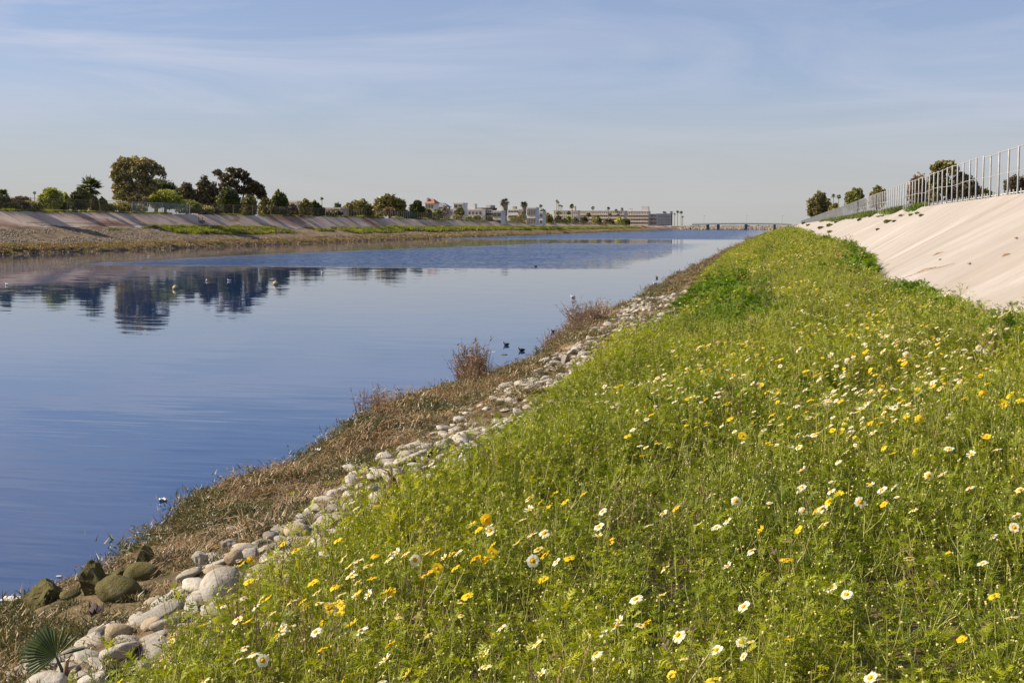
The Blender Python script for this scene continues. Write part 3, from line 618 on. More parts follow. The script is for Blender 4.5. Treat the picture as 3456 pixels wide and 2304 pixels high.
# ------------------------------------------------------------------ daisies
def daisy_head(kind, npet, seed):
    rnd = random.Random(seed); mb = MB(); r = 0.0235; dr = (0, .0, .004, -.006, .007, -.002)[seed - 1]
    for i in range(npet):
        if rnd.random() < (.0, .03, .1, .2, .05, .0)[seed - 1]: continue
        a = 2 * math.pi * i / npet + rnd.uniform(-.07, .07); ca, sa = math.cos(a), math.sin(a); l = r * rnd.uniform(.88, 1.1); w = r * .235 * rnd.uniform(.85, 1.15); dz = rnd.uniform(-.0035, .003) - dr
        def P(u, v, z): return (ca * u - sa * v, sa * u + ca * v, z)
        mid = .50 * l; k = [P(.25 * l, -w * .4, 0), P(.25 * l, w * .4, 0), P(mid, w * .85, dz * .3 + .0012), P(mid, -w * .85, dz * .3 + .0012), P(l * .93, w * .75, dz), P(l * .93, -w * .75, dz), P(l * 1.02, 0, dz - .0008)]
        mb.add(k, [(0, 1, 2, 3)], 1); mb.add(k, [(3, 2, 4, 5), (5, 4, 6)], 0)
    mats = {'white': [G['petal_white'], G['petal_yellow']], 'yellow': [G['petal_yellow'], G['petal_yellow']], 'cream': [G['petal_cream'], G['petal_yellow']]}[kind]
    pet = mb.mesh('petals', mats)
    mb = MB(); mb.ball((0, 0, .001), (r * .33, r * .33, r * .2), 8, 4); ce = mb.mesh('centre', [G['disc']], True)
    return pet, ce
HEADS = {k: [daisy_head(k, n, s) for s, n in ((1, 15), (2, 18), (3, 13), (4, 11), (5, 16), (6, 20))] for k in ('white', 'yellow', 'cream')}
def zt(x, y): 
    s, a, b, t = knots(y); return bank_z(x, y) + (hveg(x, y) * 1.04 + .05 if x > b - .3 else .12)
def crop(x0, y0, k, pts): return [(x0 + p[0] * k, y0 + p[1] * k) for p in pts]
WH = crop(2500, 1100, .4146, [(2028,38),(1937,180),(1995,208),(1857,253),(875,287),(1040,265),(1505,295),(55,270),(300,32),(1155,205),(1016,628),(1300,612),(915,703),(850,775),(1692,745),(1030,548),(712,620),(628,875),(845,1030),(790,1100),(1695,1000),(2085,1005),(1875,1045),(205,1190),(500,1172),(498,1312),(735,1345),(1530,1215),(1640,1205),(1060,1295),(1150,1335),(1240,1305),(975,1430),(507,1508),(660,1490),(1865,1315),(2275,1335),(2250,1550),(1350,235),(1540,215),(735,238),(1075,868),(470,190),(1440,60),(1815,185),(1205,340),(635,435),(830,400)])
YE = crop(2500, 1100, .4146, [(1452,755),(1970,550),(2000,470),(1750,495),(1820,440),(1825,590),(2190,560),(2135,635),(2280,600),(575,600),(168,485),(530,365),(300,535),(250,725),(95,780),(880,75),(1025,145),(1015,210),(1053,360),(910,235),(1330,305),(1110,25),(1285,585),(1158,990),(1240,1040),(1415,1010),(2000,900),(800,1370),(715,1430),(1165,1450),(610,1500),(15,895),(1555,485),(605,405)])
WH += crop(2500, 1650, .4171, [(2225,215),(2215,310),(2035,378),(735,795),(25,950),(1050,1525),(665,285),(85,500)]); YE += crop(2500, 1650, .4171, [(165,330),(465,330),(370,570)])
WH += crop(1600, 1650, .4170, [(448,72),(445,165),(395,245),(115,310),(130,335),(470,370),(570,355),(1000,380),(1010,305),(1530,195),(1915,50),(1415,295),(1815,290),(1960,310),(2050,260),(2120,95),(1540,640),(2050,625),(1310,890),(1520,865),(1155,1110),(1175,1065),(1650,1180),(985,1330),(540,1495),(75,1340),(475,580),(520,485),(665,590),(350,440),(1040,180)])
YE += crop(1600, 1650, .4170, [(650,35),(530,115),(595,145),(735,105),(95,245),(35,330),(148,520),(148,455),(80,565),(20,555),(545,510),(575,530),(1632,155),(1920,1545),(1105,418),(885,40),(765,560),(560,730)])
WH += crop(800, 1700, .3853, [(930,480),(1010,575),(985,550),(1000,630),(1150,540),(1060,500),(1560,490),(1350,430),(1330,490),(1400,425),(1660,440),(1935,430),(1810,475),(700,775),(910,800),(1015,800),(1155,795),(820,910),(715,865),(475,855),(160,895),(310,955),(385,1130),(400,1085),(470,1080),(690,1120),(65,1260),(140,1310),(225,1370),(2205,200),(2215,240),(1300,1365),(1310,830),(210,835),(640,340)])
YE += crop(800, 1700, .3853, [(120,490),(25,505),(50,525),(405,350),(515,400),(880,318),(1205,445),(1735,420),(1870,440),(2120,225),(2070,485),(2165,480),(1755,565),(1645,625),(1685,590),(1910,560),(665,690),(850,720),(1180,650),(1310,770),(1350,770),(865,855),(920,885),(895,960),(800,915),(1050,790),(265,840),(95,1035),(745,1025),(350,1155),(1010,1050),(1340,1230),(1490,1490),(955,1510),(570,855),(2060,175),(2180,135),(605,885)])
FACING = {(0, 0), (0, 1), (0, 2), (0, 4), (0, 32), (0, 33), (1, 0), (1, 1)}
SPECIAL = {(1, 0): 'round yellow daisy turned fully to the viewer, biggest bloom right of the middle', (0, 32): 'white daisy with yellow eye turned fully to the viewer left of an orange-yellow one',
           (1, 29): 'deep yellow daisy seen edge-on right of the open white one', (1, 1): 'wide yellow daisy at the right under another yellow bloom', (0, 0): 'open white daisy near the foot of the concrete on the far right',
           (0, 50): 'greyish white daisy with drooping petals at the right edge'}
def zone(sx, sy):
    row = 'bottom edge' if sy > 2080 else 'low' if sy > 1850 else 'lower middle' if sy > 1600 else 'middle' if sy > 1350 else 'upper'
    c = 'far left' if sx < 900 else 'left' if sx < 1300 else 'centre left' if sx < 1800 else 'centre' if sx < 2300 else 'centre right' if sx < 2800 else 'right' if sx < 3150 else 'far right'
    return row, c
ZN = {}
def zone_labels(pts, kindof, tagk):
    for i, p in enumerate(pts): ZN.setdefault((kindof(i), zone(*p)), []).append((p[0], tagk, i))
ORD = ['leftmost', 'second from left', 'third from left', 'fourth from left', 'fifth from left', 'sixth from left', 'seventh from left', 'eighth from left', 'ninth from left', 'tenth from left', 'eleventh from left', 'twelfth from left', 'thirteenth from left']
NUM = 'zero one two three four five six seven eight nine ten eleven twelve thirteen fourteen'.split()
def final_labels():
    out = {}
    for (kind, (row, c)), L_ in ZN.items():
        L_.sort(); n = len(L_); nm = {'white': 'white', 'yellow': 'yellow', 'cream': 'cream'}[kind]
        for k, (_, tk, i) in enumerate(L_):
            pl = '%s, %s part of the meadow' % (row, c) if row != 'bottom edge' else 'meadow at the bottom edge, %s' % c
            if n == 1: out[(tk, i)] = 'only %s daisy, %s' % (nm, pl)
            elif k == n - 1: out[(tk, i)] = 'rightmost of %s %s daisies, %s' % (NUM[n] if n < 15 else 'many', nm, pl)
            else: out[(tk, i)] = '%s of %s %s daisies, %s' % (ORD[min(k, 12)], NUM[n] if n < 15 else 'many', nm, pl)
    return out
def make_daisy(sx, sy, kind, key, facing=False, scale=1.0):
    p = at_surf(sx, sy, zt); s, a, b, t = knots(p.y)
    gz = bank_z(p.x, p.y); hd = max(.1, p.z - gz)
    base = Vector((p.x + random.gauss(0, .05), p.y + random.gauss(0, .05) + .03, gz - .01))
    if facing: nrm = (Vector((0, 0, EYE)) - p).normalized() + Vector((0, 0, .25))
    else: nrm = Vector((0, 0, .5)) + sun_dir * .9 + Vector((random.gauss(0, .3), random.gauss(0, .3), random.gauss(0, .12)))
    nrm.normalize()
    name = 'daisy'; lab = SPECIAL.get(key) or ZLAB[key]
    th = thing(name, lab, 'daisy', base, 0, '%s daisies in the meadow' % kind)
    q = nrm.to_track_quat('Z', 'Y'); loc = p - base
    v = random.randrange(6); sc = scale * random.uniform(.85, 1.15) * float(np.interp(p.y, [4, 6, 10, 16], [1.05, 1.2, 1.45, 1.8]))
    for nm, me in zip(('petals', 'flower_centre'), HEADS[kind][v]):
        o = obj(nm, me, th); o.location = loc; o.rotation_euler = q.to_euler(); o.scale = (sc,) * 3
    mb = MB(); e = loc - nrm * .004; mb.tube([Vector((0, 0, 0)), loc * .5 + Vector((random.gauss(0, .02), random.gauss(0, .02), 0)), e - nrm * .05, e], [.0026, .0022, .0017, .0016], 4, 0)
    mb.build('stem', [G['meadow_stem']], th)
zone_labels(WH, lambda i: 'white' if i % 9 else 'cream', 0); zone_labels(YE, lambda i: 'yellow', 1); ZLAB = final_labels()
for i, (sx, sy) in enumerate(WH): make_daisy(sx, sy, 'white' if i % 9 else 'cream', (0, i), (0, i) in FACING or i % 11 == 5)
for i, (sx, sy) in enumerate(YE): make_daisy(sx, sy, 'yellow', (1, i), (1, i) in FACING or i % 12 == 7)
# the smaller, uncounted blooms further up the slope
hv = []
for kind in ('white', 'cream', 'yellow'):
    for (pm, cmesh) in HEADS[kind][:2]:
        mb = bmesh.new(); mb.from_mesh(pm); me = bpy.data.meshes.new('bloom'); mb.to_mesh(me); mb.free()
        for m in pm.materials: me.materials.append(m)
        me.materials.append(G['disc']); bb = bmesh.new(); bb.from_mesh(me); n0 = len(bb.faces); bb.from_mesh(cmesh); bb.faces.ensure_lookup_table()
        for f in bb.faces[n0:]: f.material_index = 2
        bb.to_mesh(me); bb.free(); hv.append(obj('bloom', me, link=False))
P_, R_, S_, I_ = [], [], [], []
for _ in range(60000):
    y = 4 + random.random() ** 1.6 * 170; s, a, b, t = knots(y); x = random.uniform(b, t)
    w = noise.noise(Vector((x * .5 + 5, y * .14, 51))) + .28 * noise.noise(Vector((x * 2, y * .9, 1)))
    if lushness(x, y) > .5 and random.random() < .8: continue
    acc = .035 if y < 9 else .16
    if 9 < y < 22 and x > .3: acc = .32
    if y > 50 : acc = .5
    if random.random() > acc or w < (.05 if x < .2 and y < 30 else -.05): continue
    if not inview(x, y): continue
    nrm = (Vector((0, 0, .75)) + sun_dir * .7 + Vector((random.gauss(0, .35), random.gauss(0, .35), 0))).normalized(); e = nrm.to_track_quat('Z', 'Y').to_euler()
    P_.append((x, y, zt(x, y) + random.uniform(-.03, .03))); R_.append(tuple(e)); k = random.uniform(.6, 1.3) if y < 45 else random.uniform(1.1, 2.0); S_.append((k, k, k))
    r = random.random(); yel = .3 if y < 50 else .75
    I_.append(random.choice((4, 5)) if r < yel else (random.choice((2, 3)) if r < yel + .25 * (1 - yel) else random.choice((0, 1))))
scatter('small_distant_daisies', P_, R_, S_, I_, hv, 'white and yellow small blooms sprinkled up the green slope', 'flowers')
print('blooms', len(P_))

# ------------------------------------------------------------------ right-hand railing on the levee crest
rail = thing('bike_path_railing', 'long pale steel railing of many posts along the top of the right concrete slope', 'railing', (CRESTX + .1, 40, CRESTZ))
mb = MB(); mb.tube([(0, 0, -.3), (0, 0, 1.0)], .038, 8); mb.ball((0, 0, 1.0), (.045, .045, .035), 8, 4); pm = mb.mesh('post', [G['steel']], True)
mb = MB(); mb.box((0, 0, .5), (.08, .08, 1.0)); pml = mb.mesh('post', [G['steel']])
def rail_h(y): return 1.82 + .10 * noise.noise(Vector((y * .045, 3, 0))) + (.1 if y > 60 else 0)
yy = 30.0; posts = []
while yy < 900: posts.append(yy + random.uniform(-.1, .1)); yy += 2.28
rs = MB(); top = []; mid = []
for i, y in enumerate(posts):
    h = rail_h(y) * (1 + (.012 * math.sin(i * 1.7))); top.append((0, y - 40, h)); mid.append((0.0, y - 40, h * .5 + .10 * noise.noise(Vector((y * .13, 9, 0)))))
    if i < 290: o = obj('post', pm if i < 60 else pml, rail); o.location = (0, y - 40, 0); o.scale = (1, 1, h); o.rotation_euler = (random.gauss(0, .006), random.gauss(0, .006), 0)
    else: rs.box((0, y - 40, h * .5), (.08, .08, h))
o = rs.build('far_posts', [G['steel']], rail); o['kind'] = 'stuff'
for nm, ch, r_ in (('top_rail', top, .019), ('middle_rail', mid, .014)):
    mb = MB(); mb.tube([(x - .0, y, z) for x, y, z in ch], r_, 5); mb.build(nm, [G['steel']], rail)
mb = MB()
for (a, b) in zip(top[62:-1], top[63:]): mb.add([(0.03, a[1], 0.05), (0.03, b[1], 0.05), (0.03, b[1], b[2]), (0.03, a[1], a[2])], [(0, 1, 2, 3)])
mb.build('wire_mesh', [G['chain_white']], rail)
back = thing('low_picket_fence', 'low pale picket fence beyond the bike path railing', 'fence', (CRESTX + 5.2, 60, CRESTZ - .25))
mb = MB(); mb.box((0, 0, .65), (.07, .07, 1.3)); pk = mb.mesh('picket', [G['rail_white']])
y = 60
k = 0
while y < 190 and k < 95: o = obj('picket', pk, back); o.location = (0, y - 60, 0); y += 1.35; k += 1
for z in (.35, 1.1):
    mb = MB(); mb.box((.05, 64, z), (.03, 128, .05)); mb.build('rail', [G['rail_white']], back)

# ------------------------------------------------------------------ trees and shrubs
def leafset(lobes, n, leaf, rnd_, shell=.55, droop=0.0):
    """leaf quads spread through lumpy lobes (cx,cy,cz,rx,ry,rz)"""
    w = np.array([l[3] * l[5] + l[4] * l[5] for l in lobes]); w = w / w.sum(); which = rnd_.choice(len(lobes), n, p=w); Lb = np.array(lobes)[which]
    d = rnd_.normal(size=(n, 3)); d /= np.linalg.norm(d, axis=1)[:, None]; r = shell + (1 - shell) * rnd_.random(n) ** .6; r *= 1 + .28 * np.sin(d[:, 0] * 5 + Lb[:, 0] * 3) * np.sin(d[:, 2] * 6 + Lb[:, 1])
    c = Lb[:, :3] + d * r[:, None] * Lb[:, 3:6]
    a = rnd_.normal(size=(n, 3)); a += d * .4; a /= np.linalg.norm(a, axis=1)[:, None]; b = np.cross(a, rnd_.normal(size=(n, 3))); b /= np.linalg.norm(b, axis=1)[:, None]
    s = leaf * (.6 + .8 * rnd_.random(n))[:, None]; l_ = s * (1 + .6 * rnd_.random(n))[:, None]
    V = np.empty((n, 4, 3)); V[:, 0] = c - a * l_ ; V[:, 1] = c - b * s * .55; V[:, 2] = c + a * l_; V[:, 3] = c + b * s * .55
    V[:, :, 2] -= droop * rnd_.random(n)[:, None]
    return V.reshape(-1, 3), np.arange(n * 4).reshape(n, 4)
LEAF = {}
def leafcol(key):
    C = {'euc': ((0.091, 0.085, 0.038), (0.224, 0.196, 0.085), (0.419, 0.342, 0.157)), 'dark': ((0.058, 0.064, 0.030), (0.132, 0.132, 0.052), (0.262, 0.233, 0.087)), 'yellow': ((0.181, 0.202, 0.040), (0.403, 0.424, 0.081), (0.666, 0.666, 0.161)),
         'olive': ((0.121, 0.111, 0.036), (0.263, 0.231, 0.070), (0.443, 0.384, 0.142)), 'green': ((.05, .06, .016), (.115, .13, .032), (.22, .225, .065)), 'brown': ((.07, .056, .03), (.15, .12, .065), (.25, .2, .12)), 'brownx': ((0.142, 0.101, 0.070), (0.282, 0.202, 0.131), (0.443, 0.322, 0.202)),
         'grey': ((0.181, 0.161, 0.151), (0.343, 0.302, 0.263), (0.504, 0.443, 0.403)), 'palm': ((.05, .065, .02), (.11, .13, .04), (.22, .24, .08)), 'red': ((.09, .05, .03), (.18, .11, .06), (.27, .18, .1)), 'redx': ((0.181, 0.091, 0.060), (0.343, 0.181, 0.101), (0.484, 0.302, 0.161)), 'bluegreen': ((0.081, 0.111, 0.081), (0.161, 0.202, 0.142), (0.263, 0.322, 0.202))}[key]
    if key not in LEAF: LEAF[key] = leafy('%s_foliage' % key, C, .22, .22, 1.6, .03)
    return LEAF[key]
def woody(name, cat, label, x0, x1, yt, yb, X, key, n_lobes=7, dens=1.0, leaf=1.0, trunk=True, group=None, seed=None, lobes=None, limbs=4, low=.25, base_z=None, shape='tree'):
    """crown drawn between the given photo pixels, standing at lateral position X"""
    seed = seed if seed is not None else int(x0 * 7 + yt); rd = np.random.default_rng(seed); rn = random.Random(seed)
    cx = (x0 + x1) / 2; pt = at_X(cx, yt, X); pb = at_X(cx, yb, X); Y = pt.y; gz = base_z if base_z is not None else (fcrest(Y) - .05 if X < 0 else CRESTZ - .2)
    if X < FCX - 13: gz = 3.25
    px = abs(at_X(x1, yt, X).y - at_X(x0, yt, X).y); dist = math.hypot(X, Y); w = (x1 - x0) * K / F * dist; H = pt.z - gz; lowz = max(pb.z - gz, 0)
    th = thing(name, label, cat, (X, Y, gz), 0, group)
    # horizontal axis across the view
    ax = Vector((Y, -X, 0)).normalized(); av = Vector((X, Y, 0)).normalized()
    LB = []
    if lobes:
        for (u, v, r, rr) in lobes:            # u across -1..1, v height 0..1, radii as parts of w and H
            c = ax * u * w * .5 + av * rn.uniform(-.25, .25) * w * .5 + Vector((0, 0, lowz + (H - lowz) * v)); LB.append((c.x, c.y, c.z, r * w, r * w, rr * (H - lowz)))
    else:
        for i in range(n_lobes):
            u = -.9 + 1.8 * (i + .5) / n_lobes + rn.uniform(-.12, .12); env = max(.05, 1 - u * u * .85) ** .33; r = rn.uniform(.17, .26) * w; rz_ = min(rn.uniform(.2, .36) * (H - lowz) * env + .02, H * .5)
            topv = env * rn.uniform(.84, 1.0) if i != n_lobes // 2 else 1.0
            c = ax * u * (w * .5 - r * .8) + av * rn.uniform(-.8, .8) * r; z = lowz + (H - lowz) * topv - rz_; LB.append((c.x, c.y, z, r, r, rz_))
            if z - rz_ > lowz + .1: 
                c2 = c + av * rn.uniform(-.5, .5) * r; rz2 = (z - lowz) * .62; LB.append((c2.x, c2.y, lowz + rz2 * .9, r * 1.05, r * 1.05, rz2))
    apx = (x1 - x0) * K * abs(yb - yt) * K; n = int(min(9000, max(220, apx * 7.5 * dens))); lf = 1.15 / F * dist * leaf
    V, Q = leafset(LB, n, lf, rd); V[:, 2] = np.maximum(V[:, 2], 0.02)
    obj('crown' if shape == 'tree' else 'foliage', fastmesh('crown', V, Q, leafcol(key)), th)
    mb = MB(); tr = max(.05, w * .035)
    sw = [Vector((0, 0, -.1)), Vector((rn.uniform(-.04, .04) * w, rn.uniform(-.04, .04) * w, max(H * low, .15)))]
    mb.tube(sw + [sw[1] + Vector((0, 0, .05 * H))], [tr * 1.3, tr, tr * .9], 7)
    for i in range(min(limbs, len(LB))):
        l = LB[rn.randrange(len(LB))] if i >= len(LB) else LB[i * len(LB) // max(1, min(limbs, len(LB)))]; e = Vector(l[:3]) + Vector((0, 0, l[5] * .5)); m_ = (sw[1] + e) / 2 + Vector((rn.uniform(-.06, .06) * w, rn.uniform(-.06, .06) * w, -.04 * H))
        mb.tube([sw[1], m_, e], [tr * .7, tr * .45, tr * .15], 5)
        for _ in range(3):
            q = m_.lerp(e, rn.random()); mb.tube([q, q + Vector((rn.uniform(-1, 1), rn.uniform(-1, 1), rn.uniform(.2, 1))) * l[3] * .8], [tr * .25, tr * .08], 4)
    mb.build('trunk' if shape == 'tree' else 'stems', [G['bark']], th, True)
    return th
EUC = [(-.75,.85,.13,.13),(-.5,.95,.15,.14),(-.15,.96,.17,.14),(.2,.93,.17,.13),(.5,.88,.14,.13),(.8,.76,.10,.12),(.97,.66,.05,.10),(-.85,.62,.12,.16),(-.55,.66,.15,.2),(-.1,.72,.18,.18),(.35,.7,.16,.16),(-.75,.35,.13,.2),(-.45,.4,.14,.2),(-.7,.12,.14,.16),(.15,.45,.16,.16),(.4,.35,.16,.2),(0,.2,.15,.18),(-.3,.1,.16,.16)]
SPARSE = [(-.8,.85,.10,.10),(-.55,.7,.12,.13),(-.3,.93,.10,.08),(-.1,.78,.12,.12),(.05,.93,.08,.08),(.2,.78,.12,.14),(.35,.6,.12,.12),(-.2,.5,.12,.13),(.62,.42,.14,.15),(.82,.3,.12,.16),(.9,.12,.10,.14),(.45,.25,.13,.14),(-.55,.35,.12,.2),(.1,.3,.14,.14)]
TREES = [
 ('tree','tree','tall dark eucalyptus with an overhanging right side, biggest tree on the far bank',384,548,542,676,-108,'euc',dict(lobes=EUC,dens=.85,limbs=12,low=.15)),
 ('tree','tree','sparse airy eucalyptus with bare limbs behind the bushy green tree',722,886,568,672,-112,'brown',dict(lobes=SPARSE,dens=.42,limbs=12,low=.12)),
 ('tree','tree','grey brown rounded tree left of the airy eucalyptus',650,743,591,725,-110,'brown',dict(n_lobes=7,dens=1.3)),
 ('tree','tree','low dark tree tucked right of the tall eucalyptus',446,600,603,672,-112,'dark',dict(n_lobes=8,dens=1.2)),
 ('tree','tree','thin brown tree between the dark tree and the grey brown one',598,660,614,692,-113,'brown',dict(n_lobes=5,dens=.9)),
 ('tree','tree','bushy green tree with deep shade on its right, in front of the airy eucalyptus',725,811,630,727,-105,'green',dict(n_lobes=6,dens=1.5)),
 ('tree','tree','dark green bush tree right of the bushy green tree',808,868,657,729,-105,'dark',dict(n_lobes=5,dens=1.4)),
 ('shrub','shrub','olive shrub in front of the round clipped tree',868,930,668,729,-105,'olive',dict(n_lobes=5,dens=1.3)),
 ('tree','tree','neat round-topped green tree standing behind the fence',911,973,642,730,-106,'green',dict(n_lobes=5,dens=1.7)),
 ('shrub','shrub','low reddish shrub just right of the round-topped tree',969,1008,688,731,-105,'red',dict(n_lobes=4)),
 ('shrub','shrub','upright olive shrub left of the dark tapering one',1005,1056,672,733,-105,'olive',dict(n_lobes=4,dens=1.5)),
 ('shrub','shrub','dark shrub tapering down to the right before the open fence',1047,1103,684,734,-105,'green',dict(lobes=[(-.6,.75,.25,.3),(-.1,.6,.25,.35),(.35,.35,.22,.32),(.7,.15,.18,.2),(-.5,.3,.28,.35)],dens=1.5)),
 ('tree','tree','small distant tree left of the wide brown hedge',1128,1152,684,706,-125,'bluegreen',dict(n_lobes=3)),
 ('shrub','shrub','wide brown-green thicket behind the brown fence posts',1152,1264,674,735,-105,'olive',dict(n_lobes=8,dens=1.4)),
 ('tree','tree','broad domed tree, widest crown of the middle of the far bank',1259,1373,655,724,-109,'olive',dict(n_lobes=8,dens=1.6)),
 ('shrub','shrub','small pink-tinged shrub at the foot of the domed tree',1290,1335,700,722,-106,'red',dict(n_lobes=4)),
 ('tree','tree','bright green rounded tree right of the domed tree',1379,1436,676,738,-106,'green',dict(n_lobes=5,dens=1.5)),
 ('shrub','shrub','pale green hedge between the domed and the bright green tree',1335,1402,708,738,-104.6,'bluegreen',dict(n_lobes=6)),
 ('shrub','shrub','dark shrub against the right side of the bright green tree',1422,1460,702,741,-104.6,'dark',dict(n_lobes=4,dens=1.4)),
 ('shrub','shrub','green shrub ending the row of trees before the white houses',1455,1497,707,744,-104.6,'green',dict(n_lobes=5,dens=1.3)),
 ('tree','tree','bare grey tree in front of the white box house',1484,1516,694,727,-118,'grey',dict(n_lobes=4,dens=.5)),
 ('tree','tree','small dark tree below the balcony tower house',1538,1568,700,728,-112,'dark',dict(n_lobes=4)),
 ('shrub','shrub','yellow-green shrub, second big bush from the left edge',128,214,632,705,-105,'yellow',dict(n_lobes=6,dens=1.0)),
 ('shrub','shrub','low yellow-green scrub left of the big olive bush',58,130,676,706,-104.6,'olive',dict(n_lobes=6)),
 ('shrub','shrub','small bright yellow bush between the olive bush and the dark bush',206,238,650,704,-106,'yellow',dict(n_lobes=3)),
 ('shrub','shrub','dark brown-green bush left of the big fan palm',232,305,632,708,-105,'dark',dict(n_lobes=5,dens=1.5)),
 ('shrub','shrub','black-green shaded shrub under the big fan palm',298,336,662,712,-105,'dark',dict(n_lobes=3,dens=1.6)),
 ('shrub','shrub','olive shrub right of the big fan palm',330,362,665,708,-105,'green',dict(n_lobes=3)),
 ('shrub','shrub','thin olive scrub between the palm and the tall eucalyptus',360,450,680,710,-105,'olive',dict(n_lobes=7,dens=.8)),
 ('shrub','shrub','round yellow-green bush in front of the tall eucalyptus',494,616,638,700,-105,'yellow',dict(n_lobes=8,dens=1.4)),
 ('shrub','shrub','low yellow-green bush above the silver fence',586,672,674,706,-104.6,'yellow',dict(n_lobes=6,dens=1.2)),
 ('shrub','shrub','brown scrub under the tall eucalyptus',430,505,655,706,-106,'brown',dict(n_lobes=6)),
 ('shrub','shrub','distant leafless brown thicket on the left horizon',30,105,662,692,-150,'red',dict(n_lobes=7,dens=.8)),
 ('shrub','shrub','dark shrub at the left edge under the cut-off palm',-25,40,660,706,-105,'green',dict(n_lobes=4,dens=1.4)),
 ('shrub','shrub','olive shrub at the foot of the two stout palms',1743,1768,722,748,-104.6,'olive',dict(n_lobes=3)),
 ('shrub','shrub','dark green shrub below the arched white house',1776,1805,720,748,-104.6,'green',dict(n_lobes=3)),
 ('tree','tree','grey-green tree right of the arched white house',1815,1846,705,738,-112,'bluegreen',dict(n_lobes=4)),
 ('shrub','shrub','broad olive bush left of the long apartment block',1804,1872,720,751,-104.6,'olive',dict(n_lobes=6,dens=1.2)),
 ('shrub','shrub','olive bush under the small palm at the apartment block corner',1870,1900,727,752,-104.6,'olive',dict(n_lobes=3)),
 ('shrub','shrub','small yellow bush before the white apartment wall',1906,1930,728,753,-104.6,'yellow',dict(n_lobes=3)),
 ('shrub','shrub','green round bush in the middle of the apartment block front',1995,2032,729,756,-104.6,'green',dict(n_lobes=4)),
 ('shrub','shrub','brown low shrubs in front of the apartment block',2034,2075,738,757,-104.6,'brown',dict(n_lobes=4)),
 ('shrub','shrub','dark low shrubs under the apartment balconies',2120,2175,738,759,-104.6,'dark',dict(n_lobes=5)),
 ('shrub','shrub','dark green hedge at the right end of the apartment block',2176,2252,737,761,-106,'dark',dict(n_lobes=7)),
 # right of the creek
 ('tree','tree','dense grey-green tree rising left of two small palms, right bank',2725,2804,644,732,19,'euc',dict(n_lobes=6,dens=1.5)),
 ('tree','tree','green tree leaning above the far railing',2850,2924,634,706,17,'green',dict(n_lobes=6,dens=1.3)),
 ('shrub','shrub','low brown bush between the palms and the railing',2796,2836,686,724,16,'olive',dict(n_lobes=4)),
 ('tree','tree','low olive tree behind the middle of the railing',2936,2992,626,700,17,'olive',dict(n_lobes=5,dens=.9)),
 ('tree','tree','thin reddish tree left of the vine-covered tree',3060,3142,584,688,18,'red',dict(n_lobes=6,dens=.55)),
 ('tree','tree','green vine-covered column of a tree behind the railing',3140,3228,545,694,16,'olive',dict(lobes=[(-.3,.85,.3,.15),(.3,.9,.26,.12),(.7,.8,.2,.12),(-.5,.6,.26,.2),(-.6,.35,.22,.2),(-.6,.12,.22,.16),(-.1,.5,.3,.25)],dens=1.2)),
 ('tree','tree','dark red-brown bushy tree touching the vine-covered one',3195,3304,580,690,18,'brown',dict(n_lobes=7,dens=1.5)),
 ('shrub','shrub','low green shrub right of the red-brown tree',3255,3350,634,676,20,'green',dict(n_lobes=6,dens=.9)),
 ('shrub','shrub','thin brown scrub at the right edge behind the railing',3390,3470,590,652,16,'brown',dict(n_lobes=6,dens=.7)),
]
for (nm, cat, lab, x0, x1, yt, yb, X, key, kw) in TREES: woody(nm, cat, lab, x0, x1, yt, yb, X, key, shape='tree' if nm == 'tree' else 'shrub', **kw)

LOWS = [(8, 62), (44, 96), (100, 140), (190, 226), (340, 388), (400, 452), (440, 492), (600, 656), (655, 720), (700, 745), (928, 966), (1100, 1150), (1240, 1290)]
for i, (x0, x1) in enumerate(LOWS):
    woody('shrub', 'shrub', '%s of thirteen low olive scrub bushes filling gaps behind the far wire fence' % (['leftmost', 'second from left', 'third from left', 'fourth from left', 'fifth from left', 'sixth from left', 'middle one', 'sixth from right', 'fifth from right', 'fourth from right', 'third from right', 'second from right', 'rightmost'][i]),
          x0 - 5, x1 + 5, 682 + (x0 * .028) - (i * 7) % 12, 704 + x0 * .024, -104.2, ('olive', 'brown', 'olive', 'green')[i % 4], shape='shrub', n_lobes=6, group='low scrub behind the far fence')
FS = [(1570, 1590), (1598, 1622), (1640, 1660), (1668, 1690), (1722, 1742), (1932, 1950), (1956, 1982), (2078, 2098), (2100, 2124), (2136, 2160), (1530, 1552), (2000, 2012), (1838, 1862), (1888, 1912)]
for i, (x0, x1) in enumerate(sorted(FS)):
    woody('shrub', 'shrub', '%s of fourteen low shrubs along the far fence below the houses' % (['leftmost', 'second from left', 'third from left', 'fourth from left', 'fifth from left', 'sixth from left', 'seventh from left', 'seventh from right', 'sixth from right', 'fifth from right', 'fourth from right', 'third from right', 'second from right', 'rightmost'][i]),
          x0 - 3, x1 + 3, 726 + (i * 5) % 9 + (x0 - 1530) * .012, 738 + (x0 - 1530) * .034, -104.4, ('olive', 'green', 'brown', 'yellow', 'dark')[i * 3 % 5], shape='shrub', n_lobes=4, group='low shrubs along the far fence')
